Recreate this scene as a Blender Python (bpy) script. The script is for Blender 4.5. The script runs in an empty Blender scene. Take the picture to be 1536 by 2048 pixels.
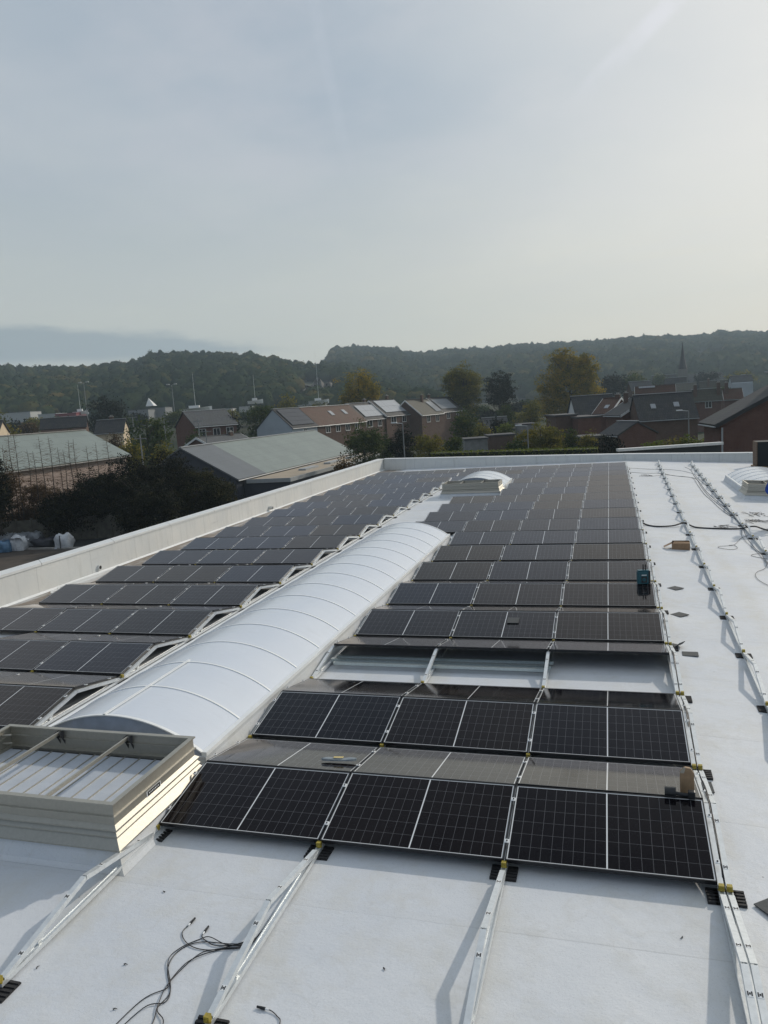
import bpy, math, random
import numpy as np
from mathutils import Vector, Matrix
R = math.radians
sc = bpy.context.scene
COL = sc.collection
random.seed(7)
rng = np.random.default_rng(11)

# ------------------------------------------------------------------ camera
F_PX, YAW, PITCH, ROLL = 1528.14, -0.2929, 0.1372, -0.0667
CAM = np.array([0.1147, -6.1992, 4.1208])
FW = np.array([math.sin(YAW)*math.cos(PITCH), math.cos(YAW)*math.cos(PITCH), -math.sin(PITCH)])
_r = np.array([math.cos(YAW), -math.sin(YAW), 0.0]); _u = np.cross(_r, FW)
RT = math.cos(ROLL)*_r + math.sin(ROLL)*_u
UP = -math.sin(ROLL)*_r + math.cos(ROLL)*_u
cam_data = bpy.data.cameras.new('camera'); cam = bpy.data.objects.new('camera', cam_data); COL.objects.link(cam)
m = Matrix.Identity(4)
for i in range(3):
    m[i][0] = RT[i]; m[i][1] = UP[i]; m[i][2] = -FW[i]; m[i][3] = CAM[i]
cam.matrix_world = m
cam_data.sensor_width = 36.0; cam_data.lens = F_PX/2048*36; cam_data.clip_start = 0.05; cam_data.clip_end = 6000
sc.camera = cam

# ------------------------------------------------------------------ sky, sun, exposure
SUN = Vector((0.46, 0.74, 0.47)).normalized()
SUN_EL = math.asin(SUN.z)
world = bpy.data.worlds.new('World'); sc.world = world; world.use_nodes = True
wt = world.node_tree; wn = wt.nodes; wl = wt.links
for n in list(wn): wn.remove(n)
def WN(t, **k):
    n = wn.new(t)
    for a, b in k.items(): setattr(n, a, b)
    return n
def wmath(op, a, b=None, c=None):
    n = WN('ShaderNodeMath', operation=op)
    for i, v in enumerate((a, b, c)):
        if v is None: continue
        if isinstance(v, (int, float)): n.inputs[i].default_value = v
        else: wl.new(v, n.inputs[i])
    return n.outputs[0]
def wmix(f, a, b):
    n = WN('ShaderNodeMix', data_type='RGBA')
    for i, v in ((0, f), (6, a), (7, b)):
        if isinstance(v, (int, float)): n.inputs[i].default_value = v
        elif isinstance(v, tuple): n.inputs[i].default_value = v + (1,)
        else: wl.new(v, n.inputs[i])
    return n.outputs[2]
def wramp(f, x0, x1):
    n = WN('ShaderNodeMapRange', interpolation_type='SMOOTHSTEP')
    n.inputs[1].default_value = x0; n.inputs[2].default_value = x1
    wl.new(f, n.inputs[0]); return n.outputs[0]
def wnoise(vec, scale, detail, rough=0.55):
    n = WN('ShaderNodeTexNoise'); n.inputs['Scale'].default_value = scale
    n.inputs['Detail'].default_value = detail; n.inputs['Roughness'].default_value = rough
    wl.new(vec, n.inputs['Vector']); return n.outputs[0]
sky = WN('ShaderNodeTexSky', sky_type='NISHITA'); sky.sun_disc = False
sky.sun_elevation = SUN_EL; sky.sun_rotation = math.atan2(SUN.x, SUN.y)
sky.dust_density = 3.0; sky.air_density = 1.2
skyc = WN('ShaderNodeVectorMath', operation='SCALE'); wl.new(sky.outputs[0], skyc.inputs[0]); skyc.inputs[3].default_value = 0.10
tc = WN('ShaderNodeTexCoord'); gen = tc.outputs['Generated']
sep = WN('ShaderNodeSeparateXYZ'); wl.new(gen, sep.inputs[0]); gx, gy, gz = sep.outputs
dotn = WN('ShaderNodeVectorMath', operation='DOT_PRODUCT'); wl.new(gen, dotn.inputs[0]); dotn.inputs[1].default_value = (SUN.x, SUN.y, SUN.z)
toward = dotn.outputs['Value']
# direction on a flat cloud deck
zc = wmath('MAXIMUM', wmath('ADD', gz, 0.12), 0.05)
cv = WN('ShaderNodeCombineXYZ'); wl.new(wmath('DIVIDE', gx, zc), cv.inputs[0]); wl.new(wmath('DIVIDE', gy, zc), cv.inputs[1])
n1 = wnoise(cv.outputs[0], 0.55, 5.0, 0.5)
n2 = wnoise(cv.outputs[0], 1.7, 6.0, 0.6)
high = wmix(wramp(n1, 0.36, 0.66), (0.385, 0.465, 0.55), (0.575, 0.615, 0.65))
high = wmix(wmath('MULTIPLY', wramp(n2, 0.42, 0.70), 0.5), high, (0.60, 0.615, 0.66))
low = wmix(wramp(toward, 0.45, 1.0), (0.675, 0.695, 0.635), (0.92, 0.87, 0.735))
elev = wramp(wmath('ADD', gz, wmath('MULTIPLY', wmath('SUBTRACT', n2, 0.5), 0.12)), 0.04, 0.36)
cloud = wmix(elev, low, high)
cloud = wmix(wmath('MULTIPLY', wramp(toward, 0.66, 0.97), 0.62), cloud, (0.86, 0.86, 0.83))
# grey bank low on the left horizon
bmap = WN('ShaderNodeMapping'); bmap.inputs['Scale'].default_value = (1, 1, 3.5); wl.new(gen, bmap.inputs[0])
bank_n = wnoise(bmap.outputs[0], 6.0, 7.0, 0.62)
az = wmath('ARCTAN2', gx, gy)
bank_top = wmath('ADD', wmath('ADD', 0.128, wmath('MULTIPLY', wmath('ADD', az, 0.76), -0.115)), wmath('MULTIPLY', wmath('SUBTRACT', bank_n, 0.5), 0.05))
b1 = wmath('SUBTRACT', 1.0, wramp(wmath('SUBTRACT', gz, bank_top), -0.010, 0.005))
b2 = wmath('SUBTRACT', 1.0, wramp(az, -0.50, -0.33))
b3 = wramp(wmath('ADD', gz, wmath('MULTIPLY', wmath('SUBTRACT', bank_n, 0.5), 0.02)), 0.070, 0.084)
bank = wmath('MULTIPLY', wmath('MULTIPLY', b1, b2), wmath('MULTIPLY', b3, 0.9))
cloud = wmix(bank, cloud, (0.335, 0.405, 0.45))
def trail(n, w, lo, hi, amt, base):
    d = WN('ShaderNodeVectorMath', operation='DOT_PRODUCT'); wl.new(gen, d.inputs[0]); d.inputs[1].default_value = n
    wob = wmath('MULTIPLY', wmath('SUBTRACT', wnoise(gen, 9.0, 4.0), 0.5), w*1.3)
    k = wmath('SUBTRACT', 1.0, wramp(wmath('ABSOLUTE', wmath('ADD', d.outputs['Value'], wob)), w*0.25, w))
    k = wmath('MULTIPLY', wmath('MULTIPLY', k, wramp(gz, lo, hi)), wmath('MULTIPLY', wramp(wnoise(gen, 14.0, 3.0), 0.2, 0.6), amt))
    return wmix(k, base, (0.84, 0.85, 0.93))
cloud = trail((-0.62027, -0.26863, 0.73696), 0.014, 0.305, 0.37, 0.45, cloud)
cloud = trail((-0.95461, -0.25551, -0.15305), 0.010, 0.24, 0.36, 0.06, cloud)
# thin streaks low on the right
smap = WN('ShaderNodeMapping'); smap.inputs['Scale'].default_value = (1.2, 1.2, 16); smap.inputs['Rotation'].default_value = (0, 0.10, 0); wl.new(gen, smap.inputs[0])
sn = wnoise(smap.outputs[0], 3.2, 5.0, 0.6)
sk = wmath('MULTIPLY', wmath('MULTIPLY', wramp(sn, 0.48, 0.72), wramp(toward, 0.72, 0.92)), wmath('SUBTRACT', 1.0, wramp(gz, 0.10, 0.26)))
cloud = wmix(wmath('MULTIPLY', sk, 0.30), cloud, (0.86, 0.80, 0.64))
# clearer, deeper sky away from the sun
cloud = wmix(wramp(toward, 0.10, -0.60), cloud, (0.20, 0.26, 0.36))
cover = wmix(0.86, skyc.outputs[0], cloud)
bg = WN('ShaderNodeBackground'); wl.new(cover, bg.inputs[0]); bg.inputs[1].default_value = 1.0
wo = WN('ShaderNodeOutputWorld'); wl.new(bg.outputs[0], wo.inputs[0])

sun_data = bpy.data.lights.new('sun', 'SUN'); sun = bpy.data.objects.new('sun', sun_data); COL.objects.link(sun)
sun_data.energy = 2.3; sun_data.angle = R(1.2); sun_data.color = (1.0, 0.91, 0.79)
sun.rotation_euler = SUN.to_track_quat('Z', 'Y').to_euler(); sun.location = (20, 30, 30)
vs = sc.view_settings
vs.view_transform = 'Standard'; vs.look = 'None'; vs.exposure = 0.0; vs.gamma = 1.0; vs.use_curve_mapping = False
sc.cycles.use_denoising = True
sc.cycles.max_bounces = 8; sc.cycles.volume_bounces = 0
try: sc.cycles.volume_step_rate = 1.0
except Exception: pass

# ------------------------------------------------------------------ where things stand
def ray(px, py): return FW + RT*((px-768)/F_PX) - UP*((py-1024)/F_PX)
def at(px, py, d): return CAM + ray(px, py)*d
def plane_hit(px, py, q, n):
    d = ray(px, py); return CAM + d*(np.dot(np.array(q)-CAM, n)/np.dot(d, n))
def topix(p):
    d = np.asarray(p)-CAM; z = d@FW
    return 768+F_PX*(d@RT)/z, 1024-F_PX*(d@UP)/z
GZ = -5.0
HF = np.array([math.sin(YAW), math.cos(YAW)]); HR = np.array([math.cos(YAW), -math.sin(YAW)])
def sm(t): t = np.clip(t, 0, 1); return t*t*(3-2*t)
def ground_z(x, y):
    d = (x-CAM[0])*HF[0]+(y-CAM[1])*HF[1]; s = (x-CAM[0])*HR[0]+(y-CAM[1])*HR[1]
    return GZ + sm((d-150)/150)*np.clip(8.5-0.027*s, 2, 16)

# ------------------------------------------------------------------ mesh helpers
class MB:
    def __init__(s): s.v = []; s.f = []; s.m = []
    def add(s, vs, fs, mi=0):
        b = len(s.v); s.v += [tuple(map(float, q)) for q in vs]
        for f in fs: s.f.append(tuple(b+i for i in f)); s.m.append(mi)
    def box(s, x0, x1, y0, y1, z0, z1, mi=0):
        s.add([(x0,y0,z0),(x1,y0,z0),(x1,y1,z0),(x0,y1,z0),(x0,y0,z1),(x1,y0,z1),(x1,y1,z1),(x0,y1,z1)],
              [(0,3,2,1),(4,5,6,7),(0,1,5,4),(1,2,6,5),(2,3,7,6),(3,0,4,7)], mi)
    def beam(s, a, b, w, h, mi=0, up=(0,0,1)):
        a = Vector(a); b = Vector(b); d = (b-a).normalized(); sd = d.cross(Vector(up))
        if sd.length < 1e-4: sd = d.cross(Vector((1,0,0)))
        sd.normalize(); u = sd.cross(d)
        vs = []
        for p in (a, b):
            for i, j in ((-1,-1),(1,-1),(1,1),(-1,1)): vs.append(p+sd*(i*w/2)+u*(j*h/2))
        s.add(vs, [(0,1,2,3),(7,6,5,4),(0,4,5,1),(1,5,6,2),(2,6,7,3),(3,7,4,0)], mi)
    def prism(s, poly, e0, e1, mi=0):
        # poly of 3-D points moved by e0 / e1 (vectors)
        n = len(poly); e0 = Vector(e0); e1 = Vector(e1)
        vs = [Vector(p)+e0 for p in poly]+[Vector(p)+e1 for p in poly]
        s.add(vs, [tuple(range(n))[::-1], tuple(range(n, 2*n))]+[(i,(i+1)%n,n+(i+1)%n,n+i) for i in range(n)], mi)
    def ring(s, x0, x1, y0, y1, prof, mi=0, close=False):
        # a profile of (outward offset, z) run round a rectangle
        b = []
        for o, z in prof: b += [(x0-o,y0-o,z),(x1+o,y0-o,z),(x1+o,y1+o,z),(x0-o,y1+o,z)]
        fs = []; k = len(prof)
        for i in range(k if close else k-1):
            for j in range(4):
                i2 = (i+1) % k; fs.append((i*4+j, i*4+(j+1)%4, i2*4+(j+1)%4, i2*4+j))
        s.add(b, fs, mi)
    def tube(s, pts, r, n=8, mi=0, r1=None):
        pts = [Vector(p) for p in pts]; vs = []; k = len(pts)
        up = Vector((0,0,1))
        for i, p in enumerate(pts):
            d = (pts[min(i+1,k-1)]-pts[max(i-1,0)]).normalized()
            sd = d.cross(up)
            if sd.length < 1e-3: sd = d.cross(Vector((1,0,0)))
            sd.normalize(); u = sd.cross(d)
            rr = r if r1 is None else r+(r1-r)*i/max(1,k-1)
            for j in range(n):
                a = 2*math.pi*j/n; vs.append(p+sd*(math.cos(a)*rr)+u*(math.sin(a)*rr))
        fs = [(i*n+j, i*n+(j+1)%n, (i+1)*n+(j+1)%n, (i+1)*n+j) for i in range(k-1) for j in range(n)]
        fs += [tuple(range(n))[::-1], tuple(range((k-1)*n, k*n))]
        s.add(vs, fs, mi)
    def mesh(s, name, mats, smooth=False):
        me = bpy.data.meshes.new(name); me.from_pydata(s.v, [], s.f)
        for q in (mats if isinstance(mats, (list, tuple)) else [mats]): me.materials.append(q)
        if len(set(s.m)) > 1 or (s.m and s.m[0]): me.polygons.foreach_set('material_index', s.m)
        if smooth: me.polygons.foreach_set('use_smooth', [True]*len(s.f))
        me.update()
        return me
    def build(s, name, mats, parent=None, smooth=False, bevel=0):
        o = bpy.data.objects.new(name, s.mesh(name, mats, smooth)); COL.objects.link(o)
        if parent: o.parent = parent
        if bevel:
            b = o.modifiers.new('bevel', 'BEVEL'); b.width = bevel; b.segments = 2; b.limit_method = 'ANGLE'
        return o
def spline(pts, n=8):
    P = [np.array(p, float) for p in pts]; P = [2*P[0]-P[1]]+P+[2*P[-1]-P[-2]]; out = []
    for i in range(1, len(P)-2):
        for k in range(n):
            t = k/n; a, b, c, d = P[i-1], P[i], P[i+1], P[i+2]
            out.append(0.5*(2*b+(c-a)*t+(2*a-5*b+4*c-d)*t*t+(3*b-a-3*c+d)*t**3))
    out.append(P[-2]); return out
def tag(o, label=None, cat=None, group=None, kind=None):
    if label: o['label'] = label
    if cat: o['category'] = cat
    if group: o['group'] = group
    if kind: o['kind'] = kind
    return o
def empty(name, loc=(0,0,0), rz=0, label=None, cat=None, group=None):
    o = bpy.data.objects.new(name, None); COL.objects.link(o); o.empty_display_size = 0.1
    o.location = loc; o.rotation_euler = (0, 0, rz); return tag(o, label, cat, group)
def copy_tree(o, parent=None):
    c = o.copy(); COL.objects.link(c)
    if parent: c.parent = parent
    for ch in list(o.children): copy_tree(ch, c)
    return c
ORD = ['zeroth','first','second','third','fourth','fifth','sixth','seventh','eighth','ninth','tenth','eleventh','twelfth',
       'thirteenth','fourteenth','fifteenth','sixteenth','seventeenth','eighteenth','nineteenth']

# ------------------------------------------------------------------ materials
class Mat:
    def __init__(s, name):
        s.m = bpy.data.materials.new(name); s.m.use_nodes = True; s.t = s.m.node_tree; s.n = s.t.nodes; s.l = s.t.links
        s.b = s.n['Principled BSDF']; s.out = s.n['Material Output']
    def node(s, t, **k):
        n = s.n.new(t)
        for a, b in k.items(): setattr(n, a, b)
        return n
    def put(s, v, sock):
        if isinstance(v, tuple): sock.default_value = v+(1,) if len(v) == 3 and len(sock.default_value) == 4 else v
        elif isinstance(v, (int, float)): sock.default_value = v
        else: s.l.new(v, sock)
    def math(s, op, a, b=None, c=None):
        n = s.node('ShaderNodeMath', operation=op)
        for i, v in enumerate((a, b, c)):
            if v is not None: s.put(v, n.inputs[i])
        return n.outputs[0]
    def mix(s, f, a, b):
        n = s.node('ShaderNodeMix', data_type='RGBA')
        s.put(f, n.inputs[0]); s.put(a, n.inputs[6]); s.put(b, n.inputs[7]); return n.outputs[2]
    def ramp(s, f, x0, x1):
        n = s.node('ShaderNodeMapRange'); n.inputs[1].default_value = x0; n.inputs[2].default_value = x1
        s.put(f, n.inputs[0]); return n.outputs[0]
    def coord(s, kind='Object', scale=None):
        v = s.node('ShaderNodeTexCoord').outputs[kind]
        if scale:
            mp = s.node('ShaderNodeMapping'); mp.inputs['Scale'].default_value = scale; s.l.new(v, mp.inputs[0]); v = mp.outputs[0]
        return v
    def pos(s, scale=None):
        v = s.node('ShaderNodeNewGeometry').outputs['Position']
        if scale:
            mp = s.node('ShaderNodeMapping'); mp.inputs['Scale'].default_value = scale; s.l.new(v, mp.inputs[0]); v = mp.outputs[0]
        return v
    def noise(s, vec, scale, detail=4, rough=0.55):
        n = s.node('ShaderNodeTexNoise'); n.inputs['Scale'].default_value = scale; n.inputs['Detail'].default_value = detail
        n.inputs['Roughness'].default_value = rough; s.l.new(vec, n.inputs['Vector']); return n.outputs[0]
    def bump(s, h, strength=0.3, dist=0.01):
        n = s.node('ShaderNodeBump'); n.inputs['Strength'].default_value = strength; n.inputs['Distance'].default_value = dist
        s.l.new(h, n.inputs['Height']); s.l.new(n.outputs[0], s.b.inputs['Normal'])
    def sep(s, v):
        n = s.node('ShaderNodeSeparateXYZ'); s.l.new(v, n.inputs[0]); return n.outputs
    def set(s, **k):
        for a, v in k.items(): s.put(v, s.b.inputs[{'col':'Base Color','rough':'Roughness','metal':'Metallic','spec':'Specular IOR Level','coat':'Coat Weight','coatr':'Coat Roughness','trans':'Transmission Weight','ior':'IOR'}[a]])
        return s
def simple(name, col, rough=0.6, metal=0, var=0.12, scale=6, space='pos', spec=0.5, bump=0):
    M = Mat(name); v = M.pos() if space == 'pos' else M.coord()
    n = M.noise(v, scale, 5)
    c0 = tuple(c*(1-var) for c in col); c1 = tuple(min(1, c*(1+var)) for c in col)
    M.set(col=M.mix(M.ramp(n, 0.3, 0.7), c0, c1), rough=rough, metal=metal, spec=spec)
    if bump: M.bump(n, bump, 0.01)
    return M.m
def metal(name, col, rough=0.35, var=0.15, scale=25, met=1.0):
    M = Mat(name); v = M.coord(); n = M.noise(v, scale, 4)
    n2 = M.noise(M.coord('Object', (3, 60, 60)), 2, 3)
    M.set(col=M.mix(n, tuple(c*(1-var) for c in col), tuple(min(1, c*(1+var)) for c in col)), metal=met,
          rough=M.math('ADD', rough-0.08, M.math('MULTIPLY', n2, 0.16)))
    return M.m
galv = metal('galvanised_steel', (0.70, 0.73, 0.74), 0.40, 0.20, 25, 0.55)
alu = metal('aluminium', (0.44, 0.425, 0.375), 0.52, 0.14, 25, 0.8)
alu_white = simple('white_aluminium', (0.80, 0.82, 0.82), 0.4, 0, 0.05)
black_rubber = simple('black_rubber', (0.018, 0.018, 0.02), 0.75, 0, 0.3, 30)
grey_rubber = simple('grey_rubber_mat', (0.075, 0.08, 0.082), 0.85, 0, 0.25, 60)
cable_black = simple('cable_black', (0.012, 0.012, 0.014), 0.45)
cable_grey = simple('cable_grey', (0.10, 0.105, 0.11), 0.5)
yellow = simple('yellow_plastic', (0.36, 0.28, 0.04), 0.5, 0, 0.25, 40)
panel_frame = simple('panel_frame_black', (0.012, 0.012, 0.014), 0.35, 0.0, 0.2)
cardboard = simple('cardboard', (0.30, 0.19, 0.11), 0.8, 0, 0.12, 20)
concrete = simple('concrete', (0.30, 0.29, 0.27), 0.85, 0, 0.2, 3)

def mat_cells():
    M = Mat('solar_cells'); v = M.coord(); x, y, z = M.sep(v)
    ax = M.math('ABSOLUTE', x)
    def line(t, half):      # distance of t's fraction to a whole number under half
        fr = M.math('FRACT', M.math('ADD', t, 0.5)); return M.math('LESS_THAN', M.math('ABSOLUTE', M.math('SUBTRACT', fr, 0.5)), half)
    u = M.math('DIVIDE', M.math('SUBTRACT', ax, 0.006), 0.8355/9)
    w = M.math('DIVIDE', M.math('SUBTRACT', y, 0.020), 0.958/6)
    g = M.math('MAXIMUM', line(u, 0.0013/(0.8355/9)), line(w, 0.0013/(0.958/6)))
    fine = line(M.math('MULTIPLY', w, 10.0), 0.06)
    edge = M.math('MAXIMUM', M.math('GREATER_THAN', ax, 0.8415), M.math('MAXIMUM', M.math('LESS_THAN', y, 0.020), M.math('GREATER_THAN', y, 0.978)))
    edge = M.math('MAXIMUM', edge, M.math('LESS_THAN', ax, 0.006))
    oi = M.node('ShaderNodeObjectInfo').outputs['Random']
    tint = M.mix(oi, (0.0020, 0.0026, 0.0060), (0.0060, 0.0040, 0.0046))
    cell = M.mix(M.math('MULTIPLY', fine, 0.15), tint, (0.014, 0.015, 0.020))
    c = M.mix(g, cell, (0.135, 0.14, 0.15))
    c = M.mix(edge, c, (0.72, 0.74, 0.75))
    dust = M.noise(M.pos(), 1.1, 6, 0.65)
    c = M.mix(M.math('MULTIPLY', M.ramp(dust, 0.4, 0.8), 0.012), c, (0.35, 0.32, 0.27))
    # anti-reflective glass: weak mirror face-on, strong at grazing angles
    M.set(col=c, rough=0.6, spec=0.0)
    lw = M.node('ShaderNodeLayerWeight'); lw.inputs[0].default_value = 0.5
    fr = M.math('ADD', 0.004, M.math('MULTIPLY', M.math('POWER', lw.outputs['Facing'], 4.0), 0.98))
    gl = M.node('ShaderNodeBsdfGlossy'); M.put(M.math('ADD', 0.06, M.math('MULTIPLY', M.ramp(dust, 0.35, 0.75), 0.07)), gl.inputs['Roughness'])
    M.put(M.mix(M.math('FRACT', M.math('MULTIPLY', oi, 7.3)), (1.0, 0.93, 0.86), (0.93, 0.94, 1.0)), gl.inputs['Color'])
    mx = M.node('ShaderNodeMixShader'); M.put(fr, mx.inputs[0]); M.l.new(M.b.outputs[0], mx.inputs[1]); M.l.new(gl.outputs[0], mx.inputs[2]); M.l.new(mx.outputs[0], M.out.inputs[0])
    return M.m
cells = mat_cells()

def mat_membrane():
    M = Mat('white_roof_membrane'); p = M.pos(); x, y, z = M.sep(p)
    big = M.noise(p, 0.35, 5, 0.6); mid = M.noise(p, 2.2, 6, 0.65); fine = M.noise(p, 45, 3, 0.6)
    c = M.mix(M.ramp(big, 0.35, 0.7), (0.585, 0.62, 0.665), (0.69, 0.71, 0.725))
    c = M.mix(M.math('MULTIPLY', M.ramp(mid, 0.48, 0.68), 0.5), c, (0.56, 0.56, 0.525))
    c = M.mix(M.math('MULTIPLY', M.ramp(fine, 0.60, 0.75), 0.22), c, (0.42, 0.43, 0.44))
    # laps between the membrane sheets
    wob = M.math('MULTIPLY', M.math('SUBTRACT', M.noise(p, 0.8, 2), 0.5), 0.03)
    ly = M.math('FRACT', M.math('DIVIDE', M.math('ADD', M.math('ADD', y, 0.77), wob), 1.93))
    seam = M.math('LESS_THAN', ly, 0.006)
    lap = M.math('LESS_THAN', ly, 0.045)
    c = M.mix(M.math('MULTIPLY', M.math('MULTIPLY', seam, M.ramp(big, 0.40, 0.62)), 0.30), c, (0.36, 0.37, 0.38))
    c = M.mix(M.math('MULTIPLY', lap, 0.10), c, (0.50, 0.50, 0.48))
    # dirt washed along the foot of the left parapet
    dn = M.noise(M.pos((1, 0.25, 1)), 2.6, 6, 0.7)
    left = M.math('MULTIPLY', M.ramp(x, -12.4, -13.0), M.ramp(dn, 0.28, 0.52))
    c = M.mix(M.math('MULTIPLY', left, 0.95), c, (0.17, 0.128, 0.09))
    rx = M.math('ABSOLUTE', M.math('SUBTRACT', M.math('FRACT', M.math('DIVIDE', M.math('ADD', x, 1.738*8+.869+.869), 1.738)), 0.5))
    rs = M.math('MULTIPLY', M.ramp(rx, 0.16, 0.03), M.ramp(M.noise(M.pos((1, .4, 1)), 2.4, 5, 0.7), 0.38, 0.62))
    c = M.mix(M.math('MULTIPLY', rs, 0.38), c, (0.52, 0.50, 0.42))
    # small scuffs and crumbs
    vo = M.node('ShaderNodeTexVoronoi'); vo.inputs['Scale'].default_value = 2.3; M.l.new(p, vo.inputs['Vector'])
    spot = M.math('LESS_THAN', vo.outputs['Distance'], 0.022)
    c = M.mix(M.math('MULTIPLY', spot, 0.55), c, (0.10, 0.10, 0.10))
    sc2 = M.noise(M.pos((1.0, 4.5, 1)), 3.1, 5, 0.7)
    sc3 = M.noise(M.pos((3.0, 1.0, 1)), 5.5, 6, 0.75)
    c = M.mix(M.math('MULTIPLY', M.ramp(sc3, 0.60, 0.72), 0.30), c, (0.44, 0.45, 0.46))
    c = M.mix(M.math('MULTIPLY', M.ramp(sc2, 0.64, 0.74), 0.38), c, (0.40, 0.40, 0.39))
    pl = M.noise(p, 1.25, 3, 0.5); ring = M.math('SUBTRACT', 1.0, M.math('MULTIPLY', M.math('ABSOLUTE', M.math('SUBTRACT', pl, 0.56)), 55.0))
    c = M.mix(M.math('MULTIPLY', M.math('MAXIMUM', ring, 0.0), 0.13), c, (0.46, 0.45, 0.41))
    sp = M.noise(p, 26, 4, 0.8); c = M.mix(M.math('MULTIPLY', M.ramp(sp, 0.56, 0.70), 0.28), c, (0.42, 0.44, 0.47))
    sp2 = M.noise(p, 70, 2, 0.6); c = M.mix(M.math('MULTIPLY', M.ramp(sp2, 0.60, 0.68), 0.30), c, (0.36, 0.37, 0.39))
    M.set(col=c, rough=0.5, spec=0.4)
    h = M.math('ADD', M.math('MULTIPLY', mid, 0.5), M.math('ADD', M.math('MULTIPLY', fine, 0.12), M.math('MULTIPLY', lap, 0.25)))
    wr = M.noise(M.pos((1.2, 2.0, 1)), 2.0, 4, 0.6); h = M.math('ADD', h, M.math('MULTIPLY', wr, 0.6))
    M.bump(h, 0.6, 0.02)
    return M.m
membrane = mat_membrane()
def mat_upstand():
    M = Mat('white_upstand_membrane'); p = M.pos()
    n = M.noise(p, 0.9, 5, 0.6); n2 = M.noise(M.pos((1, 0.5, 2.5)), 2.0, 6, 0.7)
    c = M.mix(M.ramp(n, 0.3, 0.7), (0.62, 0.64, 0.635), (0.72, 0.72, 0.69))
    c = M.mix(M.math('MULTIPLY', M.ramp(n2, 0.60, 0.75), 0.5), c, (0.45, 0.45, 0.44))
    x, y, z = M.sep(p); jy = M.math('FRACT', M.math('DIVIDE', M.math('ADD', y, M.math('MULTIPLY', x, 0.83)), 2.1))
    c = M.mix(M.math('MULTIPLY', M.math('LESS_THAN', jy, 0.012), 0.35), c, (0.38, 0.39, 0.39))
    st = M.noise(M.pos((3.0, 3.0, 0.35)), 2.2, 5, 0.65); c = M.mix(M.math('MULTIPLY', M.ramp(st, 0.52, 0.74), 0.42), c, (0.44, 0.45, 0.43))
    M.set(col=c, rough=0.55, spec=0.35); M.bump(M.math('ADD', n, M.math('MULTIPLY', M.math('LESS_THAN', jy, 0.05), 0.15)), 0.35, 0.04); return M.m
def mat_coping():
    M = Mat('coping_sheet'); p = M.pos(); x, y, z = M.sep(p); n = M.noise(p, 1.3, 5, 0.65)
    j = M.math('LESS_THAN', M.math('FRACT', M.math('DIVIDE', M.math('ADD', y, M.math('MULTIPLY', x, 0.91)), 3.0)), 0.008)
    c = M.mix(M.ramp(n, 0.3, 0.7), (0.66, 0.68, 0.68), (0.76, 0.77, 0.76)); c = M.mix(M.math('MULTIPLY', j, 0.7), c, (0.2, 0.2, 0.2))
    M.set(col=c, rough=0.45); M.bump(n, 0.3, 0.02); return M.m
coping_m = mat_coping()
upstand = mat_upstand()

# ------------------------------------------------------------------ the building we stand on
def roof_z(x): return -max(0.0, x-1.0)*0.06
ware = empty('warehouse_building', (0, 0, GZ), 0, 'low building whose white membrane roof carries the solar panels', 'building')
b = MB()
xs = [-14.5, 1.0, 30.0]; y0, y1 = -14.0, 42.0
for a, c in zip(xs, xs[1:]):
    za, zb = roof_z(a)-GZ, roof_z(c)-GZ
    b.add([(a,y0,za),(c,y0,zb),(c,y1,zb),(a,y1,za),(a,y0,za-.4),(c,y0,zb-.4),(c,y1,zb-.4),(a,y1,za-.4)],
          [(0,1,2,3),(7,6,5,4),(0,4,5,1),(2,6,7,3)])
b.build('roof', membrane, ware)
cladding = simple('grey_cladding', (0.28, 0.30, 0.32), 0.5)
b = MB(); b.box(-14.45, 29.9, y0+.05, y1-.02, 0, 4.2)
b.build('wall', cladding, ware)
# left parapet: drifts a little outwards with distance
def parapet(pts, t, cap_w, name):
    b = MB(); cp = MB()
    for (a, c) in zip(pts, pts[1:]):
        ax, ay, az0, az1 = a; cx_, cy_, cz0, cz1 = c
        d = Vector((cx_-ax, cy_-ay, 0)).normalized(); n = Vector((-d.y, d.x, 0))*t
        v = [(ax,ay,az0),(cx_,cy_,cz0),(cx_,cy_,cz1),(ax,ay,az1)]
        o = [(q[0]+n.x,q[1]+n.y,q[2]) for q in v]
        b.add(v+o, [(0,1,2,3),(7,6,5,4),(0,4,5,1),(3,2,6,7),(0,3,7,4),(1,5,6,2)])
        e = Vector((-d.y, d.x, 0)); k0 = -0.025; k1 = t+0.03
        q = []
        for (X, Y, Z) in ((ax,ay,az1),(cx_,cy_,cz1)):
            for kk, zz in ((k0,-.05),(k1,-.05),(k1,.022),(k0,.012)): q.append((X+e.x*kk, Y+e.y*kk, Z+zz))
        cp.add(q, [(3,2,1,0),(4,5,6,7),(0,1,5,4),(1,2,6,5),(2,3,7,6),(3,0,4,7)])
    o = b.build(name, upstand, ware); cp.build('coping', coping_m, o)
g = -GZ
parapet([(-13.75,-14.0,g-.3,g+.80),(-13.77,9.0,g-.3,g+.76),(-14.09,41.55,g-.3,g+.73)], 0.34, .4, 'parapet')
parapet([(29.5,40.9,g-2.6,g-.55),(7.4,41.15,g-1.,g+.15),(0.9,41.25,g-.6,g+.38),(-14.05,41.5,g-.4,g+.73)][::-1], 0.34, .4, 'parapet')
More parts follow.
